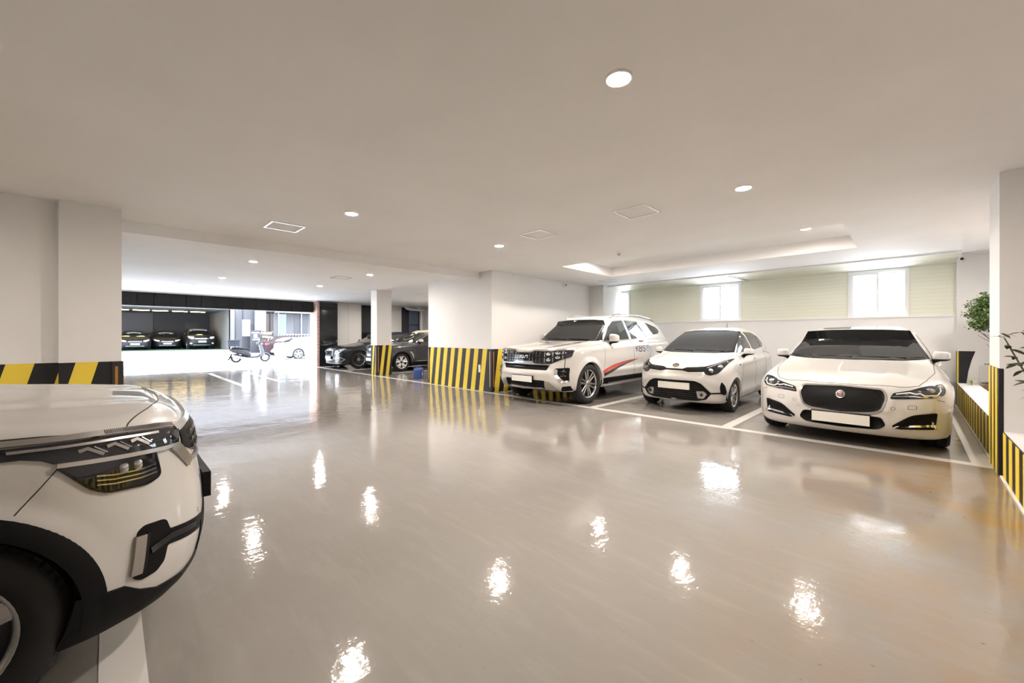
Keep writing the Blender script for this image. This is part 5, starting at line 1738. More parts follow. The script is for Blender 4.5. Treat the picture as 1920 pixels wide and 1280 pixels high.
    car.seam(curve2([(-0.52, 1.06), (-0.56, 0.8), (-0.53, 0.42)]), 'L', 0.006, True)
    car.seam(curve2([(-1.67, 1.12), (-1.68, 0.8), (-1.66, 0.42)]), 'L', 0.006, True)
    for xx in (-1.42, -2.25):
        car.strip('door_handle', [(xx, 0.955), (xx - 0.18, 0.962)], 'L', 'chrome', 0.025, 0.022, 0.01, True)
    mirrors(car, -0.78, 0.78, 1.16, 0.12, 0.18, 0.14)
    for sgn in (1, -1):
        car.strip('tail_lamp', [(0.55 * sgn, 0.98), (0.80 * sgn, 0.96)], 'R', 'lamp_red', 0.10, 0.006, 0.01)
    return car

# ---------------------------------------------------------------- further cars
def sedan_spec(L=5.0, W=0.95, Hh=1.48, wb=3.0, foh=0.86, nose=0.72, cowl=1.0, kf=0.16):
    xr = -(L - foh)
    e = -wb
    return dict(xf=foh, xr=xr, W=W, H=Hh, k=0.14, kt=0.10, kf=kf, kg=0.09, ku=0.03, gc=0.05, crown_pow=3.2,
                hood=[(foh + 0.02, nose), (foh - 0.1, nose + 0.07), (foh - 0.35, nose + 0.12), (0.0, cowl - 0.09), (-0.6, cowl), (-1.2, cowl), (e + 0.0, cowl + 0.04), (xr + 0.5, cowl + 0.07), (xr + 0.05, cowl + 0.06), (xr - 0.02, cowl)],
                crown=[(0.8, 0.06), (-0.6, 0.08), (-4, 0.06)],
                plan=[(foh, W - 0.08), (0.3, W - 0.01), (-0.6, W - 0.01), (e, W), (xr + 0.6, W - 0.02), (xr, W - 0.10)],
                inset=[(0.12, 0.06), (0.22, 0.025), (0.4, 0.006), (0.62, 0.0), (0.82, 0.012), (0.94, 0.045), (1.05, 0.09), (1.25, 0.2)],
                front=[(0.13, foh - 0.10), (0.22, foh - 0.03), (0.4, foh), (0.6, foh - 0.01), (nose, foh - 0.04), (nose + 0.1, foh - 0.15), (nose + 0.25, foh - 0.5)],
                fplan=[(0, 0), (0.3, 0.015), (0.5, 0.05), (0.68, 0.12), (0.8, 0.21), (0.9, 0.35), (0.97, 0.52)],
                rear=[(0.18, xr + 0.13), (0.35, xr + 0.03), (0.7, xr), (1.0, xr + 0.03), (1.15, xr + 0.2)], rplan=[(0, 0), (0.5, 0.04), (0.75, 0.12), (0.95, 0.38)],
                bottom=[(foh, 0.18), (0.5, 0.16), (e - 0.4, 0.18), (xr, 0.28)],
                roof=[(1.2, -0.5), (0.3, 0.46), (-0.2, cowl - 0.22), (-0.55, cowl - 0.015), (-1.1, cowl + 0.27), (-1.4, Hh - 0.08), (-1.7, Hh - 0.022), (-2.0, Hh), (-2.45, Hh - 0.012), (-2.9, Hh - 0.07), (-3.3, Hh - 0.20), (e - 0.62, cowl + 0.08), (e - 0.9, cowl - 0.1), (e - 1.6, 0.2)],
                gy=[(-0.2, W - 0.2), (-0.7, W - 0.14), (-1.4, W - 0.1), (-2.4, W - 0.1), (-3.1, W - 0.16), (xr + 0.3, W - 0.32)],
                tumble=[(0.5, 0.0), (cowl - 0.08, 0.0), (cowl + 0.03, 0.025), (cowl + 0.22, 0.12), (Hh - 0.07, 0.22), (Hh, 0.28)],
                arches=[(0, 0.35, 0.38, 0.012, 0.08), (e, 0.35, 0.38, 0.012, 0.08)])

def suv_spec(L=4.5, W=0.9, Hh=1.65, wb=2.7, foh=0.86, nose=0.92, cowl=1.1, rake=0.0):
    xr = -(L - foh)
    e = -wb
    return dict(xf=foh, xr=xr, W=W, H=Hh, k=0.15, kt=0.09, kf=0.13, kg=0.09, ku=0.03, gc=0.04, crown_pow=3.2,
                hood=[(foh + 0.02, nose - 0.03), (foh - 0.1, nose + 0.02), (0.3, nose + 0.08), (-0.3, cowl - 0.03), (-0.55, cowl), (-1.0, cowl), (xr, cowl + 0.04)],
                crown=[(0.8, 0.05), (-0.6, 0.07), (-4, 0.04)],
                plan=[(foh, W - 0.07), (0.3, W - 0.012), (-0.8, W - 0.02), (e, W), (xr + 0.4, W - 0.03), (xr, W - 0.09)],
                inset=[(0.2, 0.05), (0.32, 0.015), (0.5, 0.0), (0.8, 0.0), (cowl - 0.15, 0.012), (cowl - 0.04, 0.05), (cowl + 0.05, 0.1), (1.4, 0.2)],
                front=[(0.2, foh - 0.12), (0.3, foh - 0.03), (0.45, foh), (0.7, foh - 0.005), (nose - 0.06, foh - 0.03), (nose + 0.04, foh - 0.10), (nose + 0.15, foh - 0.3)],
                fplan=[(0, 0), (0.3, 0.015), (0.48, 0.05), (0.62, 0.105), (0.75, 0.19), (0.84, 0.29), (0.9, 0.4), (0.96, 0.52)],
                rear=[(0.25, xr + 0.12), (0.45, xr + 0.02), (0.8, xr), (1.1, xr + 0.03), (1.4, xr + 0.1)], rplan=[(0, 0), (0.5, 0.03), (0.75, 0.12), (0.92, 0.36)],
                bottom=[(foh, 0.22), (0.5, 0.20), (e - 0.3, 0.22), (xr, 0.33)],
                roof=[(1.4, -0.9), (0.2, cowl - 0.48), (-0.2, cowl - 0.2), (-0.5, cowl - 0.01), (-0.9, cowl + 0.25 - rake), (-1.2, Hh - 0.12), (-1.45, Hh - 0.04), (-1.9, Hh), (-2.4, Hh - 0.012), (xr + 0.7, Hh - 0.08), (xr + 0.4, Hh - 0.19), (xr + 0.18, Hh - 0.42), (xr + 0.02, 0.9), (xr - 0.4, -0.8)],
                gy=[(-0.2, W - 0.19), (-0.6, W - 0.13), (-1.2, W - 0.1), (-2.4, W - 0.1), (xr + 0.5, W - 0.15), (xr + 0.1, W - 0.23)],
                tumble=[(0.5, 0.0), (cowl - 0.08, 0.0), (cowl + 0.02, 0.02), (cowl + 0.27, 0.10), (Hh - 0.09, 0.18), (Hh, 0.25)],
                arches=[(0, 0.34, 0.39, 0.014, 0.08), (e, 0.34, 0.39, 0.014, 0.08)])

def base_car(name, label, S, loc, rz, paint, wb, R, style, lip=None, res=(100, 56, 44), rim=0.70, group=None):
    car = Car(name, label, S, loc, rz, paint, group)
    W = S['W']
    car.skin(*res, wheels=[(0, R, R + 0.04), (-wb, R, R + 0.04)])
    for wx in (0, -wb):
        car.ring('wheel_arch', wx, R, R + 0.022, R + 0.085, lip or paint, -14, 194, n=36)
        car.well(wx, R, R + 0.06, W - 0.5, W - 0.04)
    four_wheels(car, wb, W - 0.02, R, 0.22, R * rim, style)
    car.underside(S['xr'] + 0.4, S['xf'] - 0.35, W - 0.3, 0.17, 0.5)
    return car

def limousine():
    S = sedan_spec(5.2, 0.957, 1.495, 3.16, 0.86, 0.78, 1.03, 0.12)
    car = base_car('limousine_car', 'glossy black limousine with chrome grille beside the brick wall end', S, (-16.63, 7.08, 0), RZ_ROW, 'car_black', 3.16, 0.36, 'fan15', res=(130, 72, 56))
    Hh = 1.495
    car.panel('windscreen', sym([(0, 1.40), (0.3, 1.395), (0.55, 1.37), (0.64, 1.2), (0.73, 1.045), (0.4, 1.035), (0, 1.03)]), 'F', 'tinted_glass', 0.008, 0.02, 0.07)
    for w in ([(-0.95, 1.04), (-1.35, 1.27), (-1.72, 1.37), (-2.05, 1.39), (-2.08, 1.05)], [(-2.16, 1.05), (-2.14, 1.39), (-2.6, 1.36), (-3.0, 1.25), (-3.2, 1.1), (-3.1, 1.07)]):
        car.panel('side_window', rounded(w, 0.02), 'L', 'side_glass', 0.006, 0.02, 0.07, True)
    car.strip('window_trim', curve2([(-0.85, 1.02), (-2.0, 1.03), (-3.2, 1.06)]), 'L', 'chrome', 0.014, 0.008, 0.01, True)
    gpoly = sym([(0, 0.735), (0.30, 0.735), (0.345, 0.70), (0.31, 0.50), (0.24, 0.37), (0, 0.36)])
    g_ = car.panel('grille', gpoly, 'F', 'gloss_black', 0.008, 0.02, 0.05)
    car.strip('grille_surround', gpoly, 'F', 'chrome', 0.035, 0.016, 0.02, False, g_, 0.03, closed=True)
    for z in (0.69, 0.645, 0.60, 0.555, 0.51):
        car.strip('grille_slat', [(-0.32, z), (0.32, z)], 'F', 'chrome', 0.018, 0.016, 0.01, False, g_)
    plate(car, 0.50, 0.385, 0.26, 0.04)
    car.strip('bonnet_badge', [(-0.11, 0.79), (0, 0.775), (0.11, 0.79)], 'F', 'chrome', 0.022, 0.012, 0.01)
    hl = rounded([(0.46, 0.60), (0.47, 0.69), (0.60, 0.745), (0.78, 0.80), (0.845, 0.815), (0.83, 0.76), (0.74, 0.67), (0.58, 0.60)], 0.02)
    for o, sg in zip(car.panel('headlamp', hl, 'F', 'lamp_reflector', 0.008, 0.03, 0.04, True), (1, -1)):
        for y, z in ((0.55, 0.665), (0.66, 0.71)):
            q = car.B.drop([(y, z)], 'F', 0.004)[0]
            V, F = superell(0.03, 0.042, 0.036, 1, 1, 14, 8)
            B().add([(a + q[0], b_ + q[1] * sg, c + q[2]) for a, b_, c in V], F).build('projector', 'lens_clear', o, True)
    fp = [(0.42, 0.30), (0.52, 0.43), (0.74, 0.45), (0.84, 0.38), (0.76, 0.30)]
    for o, sg in zip(car.panel('fog_lamp', fp, 'F', 'gloss_black', 0.006, 0.02, 0.05, True), (1, -1)):
        for z in (0.345, 0.39):
            car_strip_signed(car, 'fog_slat', [(0.50, z), (0.76, z)], 'F', 'satin_metal', 0.010, 0.012, sg, o)
    car.strip('fog_surround', [(0.42, 0.295), (0.76, 0.29), (0.86, 0.38), (0.75, 0.455), (0.52, 0.44)], 'F', 'chrome', 0.020, 0.014, 0.01, True)
    car.strip('bumper_trim', [(-0.75, 0.235), (0, 0.225), (0.75, 0.235)], 'F', 'satin_metal', 0.03, 0.012, 0.01)
    car.seam(curve2([(-0.6, 1.0), (-0.64, 0.7), (-0.6, 0.26)]), 'L', 0.006, True)
    mirrors(car, -0.85, 0.84, 1.08, 0.12, 0.18, 0.13)

def two_tone():
    S = suv_spec(4.12, 0.885, 1.565, 2.605, 0.85, 0.92, 1.07)
    car = base_car('two_tone_car', 'dark grey compact crossover with cream roof and mirrors behind the slim column', S, (-14.22, 7.64, 0), RZ_ROW, 'car_grey', 2.605, 0.335, 'wye5', 'plastic_black', res=(120, 66, 52))
    # cream roof skin: roof and the pillars running down to the wings
    car.panel('roof_skin', [(-1.22, 0.0), (-1.22, 0.50), (-1.35, 0.60), (-2.4, 0.60), (-2.85, 0.55), (-2.85, 0.0)], 'T', 'car_cream', 0.010, 0.02, 0.08, True)
    car.strip('screen_pillar', curve2([(-0.66, 1.10), (-0.98, 1.30), (-1.2, 1.395), (-1.5, 1.46), (-1.9, 1.485)]), 'L', 'car_cream', 0.115, 0.016, 0.02, True)
    car.panel('windscreen', sym([(0, 1.425), (0.3, 1.418), (0.48, 1.395), (0.57, 1.27), (0.66, 1.09), (0.4, 1.075), (0, 1.07)]), 'F', 'tinted_glass', 0.010, 0.02, 0.07)
    for w in ([(-0.78, 1.09), (-1.1, 1.28), (-1.4, 1.40), (-1.62, 1.43), (-1.66, 1.10)], [(-1.74, 1.10), (-1.72, 1.43), (-2.15, 1.41), (-2.45, 1.28), (-2.5, 1.16)]):
        car.panel('side_window', rounded(w, 0.02), 'L', 'side_glass', 0.008, 0.02, 0.07, True)
    car.panel('lower_grille', sym([(0, 0.55), (0.5, 0.55), (0.62, 0.42), (0.5, 0.28), (0, 0.27)]), 'F', 'plastic_black', 0.006, 0.02, 0.06)
    g_ = car.strip('grille', [(-0.60, 0.80), (0, 0.78), (0.60, 0.80)], 'F', 'gloss_black', 0.10, 0.008, 0.02)
    car.panel('badge', ellipse(0, 0.80, 0.10, 0.055), 'F', 'chrome', 0.02, 0.02, 0.04, parent=g_)
    car.panel('headlamp', rounded([(0.46, 0.78), (0.52, 0.87), (0.70, 0.93), (0.80, 0.95), (0.82, 0.88), (0.72, 0.78), (0.56, 0.74)], 0.02), 'F', 'lamp_reflector', 0.008, 0.03, 0.05, True)
    car.strip('daylight_strip', [(0.60, 0.56), (0.66, 0.48), (0.64, 0.40)], 'F', 'lamp_drl', 0.03, 0.012, 0.01, True)
    plate(car, 0.50, 0.385, 0.26, 0.03)
    car.strip('wing_blade', curve2([(-0.34, 0.72), (-0.42, 0.66), (-0.47, 0.55), (-0.48, 0.46)]), 'L', 'chrome', 0.035, 0.010, 0.01, True, taper=[(0, 0.7), (0.5, 1), (1, 0.3)])
    car.strip('door_trim', [(-0.62, 0.36), (-2.05, 0.37)], 'L', 'chrome', 0.018, 0.012, 0.01, True)
    car.strip('sill_cladding', [(-0.42, 0.28), (-2.1, 0.28)], 'L', 'plastic_black', 0.12, 0.012, 0.02, True)
    car.seam(curve2([(-0.52, 1.04), (-0.58, 0.8), (-0.55, 0.35)]), 'L', 0.006, True)
    car.seam(curve2([(-1.70, 1.09), (-1.72, 0.8), (-1.68, 0.35)]), 'L', 0.006, True)
    mirrors(car, -0.80, 0.79, 1.12, 0.12, 0.18, 0.13, 'car_cream')

def street_saloon():
    S = sedan_spec(5.0, 0.945, 1.48, 3.01, 0.86, 0.76, 1.0)
    car = base_car('street_saloon', 'white fastback saloon parked on the street behind the scooter', S, (-29.65, 11.84, -0.215), math.pi / 2, 'car_white', 3.01, 0.35, 'twin5', res=(110, 60, 48))
    xr = S['xr']
    for w in ([(-0.95, 1.01), (-1.35, 1.25), (-1.72, 1.36), (-2.02, 1.38), (-2.04, 1.02)], [(-2.12, 1.02), (-2.10, 1.38), (-2.6, 1.34), (-3.0, 1.22), (-3.25, 1.08), (-3.0, 1.04)]):
        car.panel('side_window', rounded(w, 0.02), 'L', 'side_glass', 0.006, 0.02, 0.07, True)
    car.panel('rear_window', sym([(0, 1.36), (0.4, 1.34), (0.55, 1.25), (0.62, 1.12), (0.4, 1.10), (0, 1.09)]), 'R', 'tinted_glass', 0.008, 0.02, 0.06)
    car.panel('windscreen', sym([(0, 1.39), (0.3, 1.385), (0.55, 1.36), (0.72, 1.03), (0.4, 1.02), (0, 1.01)]), 'F', 'tinted_glass', 0.008, 0.02, 0.07)
    car.strip('tail_lamp', [(0.50, 0.905), (0.80, 0.90), (0.875, 0.88)], 'R', 'lamp_red', 0.022, 0.008, 0.01, True)
    car.strip('tail_lamp', [(0.50, 0.845), (0.80, 0.84), (0.875, 0.82)], 'R', 'lamp_red', 0.018, 0.008, 0.01, True)
    car.panel('rear_plate', sym([(0, 0.62), (0.26, 0.62), (0.26, 0.51), (0, 0.51)]), 'R', 'plate_white', 0.012, 0.01, 0.06)
    car.strip('exhaust_trim', [(0.42, 0.30), (0.72, 0.31)], 'R', 'satin_metal', 0.05, 0.012, 0.01, True)
    for sg in (1,):
        car.seam(curve2([(-2.08, 1.02), (-2.1, 0.7), (-2.06, 0.3)]), 'L', 0.006, True)
    mirrors(car, -0.85, 0.82, 1.06, 0.12, 0.18, 0.13)

def street_dark():
    S = sedan_spec(4.8, 0.93, 1.46, 2.85, 0.86, 0.74, 0.99)
    car = base_car('street_saloon', 'dark maroon saloon half hidden between the scooter and the white fastback', S, (-34.2, 11.85, -0.13), math.pi / 2, 'car_maroon', 2.85, 0.34, 'five', res=(90, 48, 40))
    for w in ([(-0.95, 1.0), (-1.35, 1.23), (-1.72, 1.34), (-2.02, 1.36), (-2.04, 1.01)], [(-2.12, 1.01), (-2.10, 1.36), (-2.6, 1.32), (-3.0, 1.20), (-3.2, 1.06), (-3.0, 1.03)]):
        car.panel('side_window', rounded(w, 0.02), 'L', 'side_glass', 0.006, 0.02, 0.07, True)
    car.panel('rear_window', sym([(0, 1.34), (0.4, 1.32), (0.55, 1.22), (0.62, 1.10), (0.4, 1.08), (0, 1.07)]), 'R', 'tinted_glass', 0.008, 0.02, 0.06)
    car.strip('tail_lamp', [(0.50, 0.87), (0.86, 0.85)], 'R', 'lamp_red', 0.09, 0.008, 0.01, True)

def garage_suv():
    S = suv_spec(4.67, 0.925, 1.73, 2.705, 0.9, 0.98, 1.14)
    car = base_car('garage_suv', 'dark grey off-roader with gold badge parked in the garage opposite', S, (-41.6, 5.32, 0.26), 0.0, 'car_dark', 2.705, 0.36, 'five', res=(100, 56, 46))
    car.panel('windscreen', sym([(0, 1.60), (0.3, 1.595), (0.56, 1.57), (0.66, 1.36), (0.74, 1.15), (0.4, 1.14), (0, 1.135)]), 'F', 'tinted_glass', 0.010, 0.02, 0.08)
    g_ = car.panel('grille', sym([(0, 0.96), (0.42, 0.96), (0.45, 0.86), (0.40, 0.72), (0, 0.70)]), 'F', 'gloss_black', 0.008, 0.02, 0.06)
    car.strip('grille_bar', [(-0.44, 0.85), (0.44, 0.85)], 'F', 'chrome', 0.05, 0.016, 0.01, False, g_)
    car.panel('badge', [(-0.10, 0.87), (-0.03, 0.87), (-0.03, 0.89), (0.03, 0.89), (0.03, 0.87), (0.10, 0.87), (0.09, 0.83), (0.03, 0.83), (0.03, 0.81), (-0.03, 0.81), (-0.03, 0.83), (-0.09, 0.83)], 'F', 'badge_gold', 0.024, 0.02, 0.05, parent=g_)
    for o, sg in zip(car.panel('headlamp', rounded([(0.50, 0.84), (0.52, 0.98), (0.78, 1.03), (0.85, 1.03), (0.84, 0.90), (0.66, 0.82)], 0.02), 'F', 'lamp_drl', 0.008, 0.03, 0.05, True), (1, -1)):
        pass
    plate(car, 0.66, 0.54, 0.26, 0.03)
    car.panel('lower_intake', sym([(0, 0.50), (0.5, 0.50), (0.55, 0.36), (0, 0.34)]), 'F', 'plastic_black', 0.006, 0.02, 0.06)
    car.strip('bumper_trim', [(-0.56, 0.335), (0.56, 0.335)], 'F', 'satin_metal', 0.05, 0.014, 0.01)
    car.panel('fog_lamp', ellipse(0.70, 0.46, 0.07, 0.06, 14), 'F', 'lamp_drl', 0.01, 0.02, 0.04, True)
    mirrors(car, -0.85, 0.83, 1.22, 0.12, 0.18, 0.15)

def garage_saloon(label, loc, paint, lamp='lamp_drl'):
    S = sedan_spec(4.8, 0.92, 1.46, 2.8, 0.86, 0.74, 0.99)
    car = base_car('garage_saloon', label, S, loc, 0.0, paint, 2.8, 0.34, 'five', res=(90, 50, 40), group='dark cars in the garage opposite')
    car.panel('windscreen', sym([(0, 1.37), (0.3, 1.365), (0.54, 1.34), (0.72, 1.02), (0.4, 1.005), (0, 1.0)]), 'F', 'tinted_glass', 0.008, 0.02, 0.08)
    g_ = car.panel('grille', sym([(0, 0.70), (0.36, 0.69), (0.38, 0.56), (0.28, 0.42), (0, 0.41)]), 'F', 'gloss_black', 0.008, 0.02, 0.06)
    car.strip('grille_bar', [(-0.36, 0.62), (0.36, 0.62)], 'F', 'satin_metal', 0.03, 0.014, 0.01, False, g_)
    car.panel('headlamp', rounded([(0.46, 0.62), (0.48, 0.70), (0.66, 0.75), (0.80, 0.78), (0.80, 0.70), (0.62, 0.62)], 0.015), 'F', lamp, 0.008, 0.03, 0.05, True)
    plate(car, 0.50, 0.39, 0.26, 0.03, m='plate_white')
    car.strip('bumper_trim', [(-0.5, 0.30), (0.5, 0.30)], 'F', 'satin_metal', 0.04, 0.012, 0.01)
    mirrors(car, -0.85, 0.80, 1.05, 0.12, 0.18, 0.13)
mat('lamp_taupe', (0.30, 0.28, 0.26), 0.3, metal=0.6)
mat('car_dark', (0.008, 0.009, 0.012), 0.5, spec=0.3)
mat('car_maroon', (0.02, 0.010, 0.012), 0.5, spec=0.2)
mat('badge_gold', (0.75, 0.52, 0.12), 0.25, metal=0.8)
crossover()
saloon()
offroader()
hatchback()
limousine()
two_tone()
street_saloon()
street_dark()
garage_suv()
garage_saloon('black saloon at the far left of the garage opposite', (-41.8, 1.35, 0.26), 'car_dark')
garage_saloon('dark grey saloon left of the off-roader in the garage opposite', (-43.2, 3.3, 0.26), 'car_dark')
# ================================================================== the street and the building opposite
def ground():
    prof = [(X1, 0.0), (-19.0, -0.015), (-21.0, -0.05), (-24.5, -0.06), (-28.0, -0.19), (-30.6, -0.23), (-32.6, -0.23), (-37.5, 0.235), (-39.0, 0.245), (-62.0, 0.25)]
    ys = [-40, -10, 0, 10, 20, 60]
    V = [(x, y, z) for x, z in prof for y in ys]
    n = len(ys)
    F = [(i * n + j, i * n + j + 1, (i + 1) * n + j + 1, (i + 1) * n + j) for i in range(len(prof) - 1) for j in range(n - 1)]
    m = MATS['asphalt']
    t = NT(m)
    p = t.pos()
    c = t.mix(t.ramp(t.noise(p, 0.5, 5), [(0.3, 0), (0.7, 1)]), (0.44, 0.45, 0.46), (0.54, 0.55, 0.56))
    t.l(c, t.b.inputs['Base Color'])
    g = struct(B().add(V, F).build('ground', 'asphalt', smooth=True), 'sunlit pale concrete street outside the entrance')
    return g
ground()
mat('render_grey', (0.091, 0.091, 0.100), 0.7)
mat('render_dark', (0.020, 0.020, 0.025), 0.7)
mat('render_pale', (0.136, 0.132, 0.127), 0.7)
mat('garage_floor_green', (0.05, 0.10, 0.075), 0.35)
mat('shutter_slate', (0.020, 0.020, 0.027), 0.5)
mat('strip_glow', (1, 1, 1), 0.5, emit=(1.0, 0.74, 0.30), estr=9.0)
mat('timber_brown', (0.032, 0.016, 0.009), 0.5)
mat('curtain_grey', (0.073, 0.073, 0.078), 0.8)
mat('glass_teal', (0.023, 0.041, 0.050), 0.06)
mat('stone_white', (0.450, 0.450, 0.444), 0.7)
mat('stone_grey', (0.114, 0.114, 0.114), 0.7)

gb = thing('garage_building', 'building opposite with an open dark garage and warm strip lights', 'building', (-38.0, 3.0, 0.25))
def G(name, m, x0, x1, y0, y1, z0, z1, parent=gb):
    l = gb.location
    return B().box(x0 - l.x, x1 - l.x, y0 - l.y, y1 - l.y, z0 - l.z, z1 - l.z).build(name, m, parent)
G('garage_floor', 'garage_floor_green', -47.0, -38.0, -6.0, 6.7, 0.20, 0.262)
G('rear_wall', 'render_dark', -47.3, -47.0, -6.0, 6.9, 0.25, 3.4)
G('dark_hanging', 'shutter_slate', -47.0, -46.9, -3.0, 2.7, 1.6, 3.3)
G('door', 'shutter_slate', -47.0, -46.9, 4.9, 5.9, 0.27, 2.5)
G('side_wall', 'render_pale', -47.0, -38.0, 6.7, 6.95, 0.25, 3.4)
G('side_wall', 'render_pale', -47.0, -38.0, -6.3, -6.0, 0.25, 3.4)
G('garage_ceiling', 'render_pale', -47.3, -37.9, -6.3, 6.95, 3.4, 3.6)
G('upper_wall', 'render_grey', -47.3, -37.8, -20, 30.0, 3.6, 15.0)
G('front_wall', 'render_grey', -47.0, -38.0, -20.0, -6.3, 0.25, 3.6)
G('pier', 'render_grey', -38.4, -37.8, 6.70, 7.60, 0.25, 3.6)
G('pier', 'render_pale', -37.8, -37.7, 6.72, 6.95, 0.25, 3.6)
for yc in (-1.9, -0.65, 0.6, 1.8, 2.95, 4.2, 5.4):
    lt = G('strip_light', 'strip_glow', -43.9, -43.5, yc - 0.48, yc + 0.48, 3.36, 3.40)
sp = thing('shop_front', 'shop front with stone pillar, timber door and curtained glass across the street', 'shop front', (-36.0, 9.5, 0.2))
def Sx(name, m, x0, x1, y0, y1, z0, z1, parent=sp):
    l = sp.location
    return B().box(x0 - l.x, x1 - l.x, y0 - l.y, y1 - l.y, z0 - l.z, z1 - l.z).build(name, m, parent)
Sx('dark_shutter', 'shutter_slate', -36.4, -36.0, 7.2, 8.0, 0.1, 3.6)
for k in range(8):
    Sx('shutter_rib', 'render_grey', -36.0, -35.98, 7.22 + k * 0.098, 7.24 + k * 0.098, 2.2, 3.6)
bd = Sx('notice_board', 'stone_white', -36.0, -35.94, 7.12, 7.62, 1.3, 2.55)
Sx('board_print', 'render_dark', -35.94, -35.935, 7.22, 7.27, 2.1, 2.45, bd)
for k, z in enumerate((1.5, 1.6, 1.85, 1.98)):
    Sx('board_print', 'render_grey', -35.94, -35.935, 7.22, 7.5, z, z + 0.03, bd)
# stone-clad pillar: courses of split blocks
rs = random.Random(4)
z = 0.0
row = 0
while z < 3.7:
    h = rs.uniform(0.13, 0.2)
    y = 8.0 if row % 2 else 7.9
    y = 7.92
    while y < 8.62:
        w = rs.uniform(0.2, 0.4)
        y2 = min(y + w, 8.62)
        Sx('stone_block', 'stone_white' if y > 8.05 else 'stone_grey', -36.3, -35.62 - rs.uniform(0, 0.04), y, y2 - 0.012, z, z + h - 0.012)
        y = y2
    z += h
    row += 1
Sx('pillar_core', 'stone_grey', -36.3, -35.68, 7.93, 8.60, 0.0, 3.7)
Sx('awning', 'render_pale', -36.6, -35.0, 9.3, 18.0, 3.15, 3.35)
Sx('lintel', 'render_dark', -36.6, -36.0, 8.62, 18.0, 3.2, 3.7)
Sx('door', 'timber_brown', -36.3, -36.2, 8.65, 9.25, 0.1, 3.1)
Sx('door_post', 'render_dark', -36.2, -36.1, 8.62, 8.75, 0.1, 3.2)
Sx('door_post', 'render_dark', -36.2, -36.1, 9.02, 9.10, 0.1, 3.2)
Sx('wall_panel', 'curtain_grey', -36.3, -36.15, 9.25, 9.62, 0.1, 3.2)
yy = 9.62
cols = ['glass_teal', 'curtain_grey', 'shutter_slate', 'stone_white', 'shutter_slate', 'curtain_grey', 'curtain_grey', 'glass_teal', 'curtain_grey', 'shutter_slate', 'curtain_grey']
for k, cm in enumerate(cols):
    w = (0.6, 0.55, 0.55, 0.08, 0.45, 0.4, 0.6, 0.8, 0.7, 0.6, 0.7)[k]
    Sx('glass_panel', cm, -36.25, -36.2, yy, yy + w - 0.01, 0.9, 3.12)
    yy += w
for y in (9.62, 11.32, 13.2, 15.0):
    Sx('mullion', 'stone_white', -36.2, -36.1, y - 0.03, y + 0.03, 0.1, 3.15)
Sx('sill', 'stone_white', -36.3, -36.0, 9.6, 16.0, 0.75, 0.92)
Sx('plinth', 'render_grey', -36.3, -36.05, 9.6, 16.0, 0.1, 0.75)
Sx('rear', 'render_dark', -38.0, -36.3, 7.6, 22.0, 0.1, 3.7)
for k in range(10):
    Sx('railing', 'stone_white', -36.0, -35.97, 9.75 + k * 0.22, 9.78 + k * 0.22, 0.92, 1.45)
Sx('railing', 'stone_white', -36.0, -35.97, 9.7, 11.9, 1.42, 1.47)

# low sign in front of the shop
sg = thing('street_sign', 'dark low sign board with white script lettering beside the stone pillar', 'sign', (-35.35, 7.85, 0.02))
B().box(-0.04, 0.04, -0.35, 0.35, 0.0, 1.72).build('board', 'render_dark', sg)
B().box(0.04, 0.05, -0.13, 0.10, 1.16, 1.42).build('pink_panel', 'plate_white', sg)
B().box(0.04, 0.05, -0.27, 0.24, 1.50, 1.58).build('lettering', 'frame_white', sg)
B().box(0.04, 0.05, -0.20, 0.28, 0.98, 1.06).build('lettering', 'frame_white', sg)
B().prism([(0.35, 1.02), (1.05, 1.02), (1.05, 1.62), (0.35, 1.74)], 'x', -0.03, 0.03).build('wing_board', 'timber_brown', sg)
fc = bpy.data.curves.new('sign_text', 'FONT')
fc.body = 'Hotel'
fc.size = 0.34
fc.shear = 0.4
fc.extrude = 0.006
tmp = bpy.data.objects.new('tmp_text', fc)
COL.objects.link(tmp)
dg = bpy.context.evaluated_depsgraph_get()
tm_ = bpy.data.meshes.new_from_object(tmp.evaluated_get(dg))
bpy.data.objects.remove(tmp)
to = link('lettering', tm_, 'frame_white', sg)
to.rotation_euler = (math.pi / 2, 0, math.pi / 2)
to.location = (0.045, 0.28, 1.42)
L_ = curve2([(0.72, 1.28), (0.66, 1.22), (0.70, 1.16), (0.78, 1.20), (0.76, 1.28), (0.80, 1.17), (0.88, 1.24), (0.92, 1.19), (0.98, 1.24), (1.04, 1.19), (1.14, 1.23)], 4)
B().tube([(0.05, a, b_) for a, b_ in L_], 0.022, 5).build('lettering', 'frame_white', sg)
B().box(0.035, 0.05, 0.45, 0.62, 1.20, 1.28).build('lettering', 'frame_white', sg)

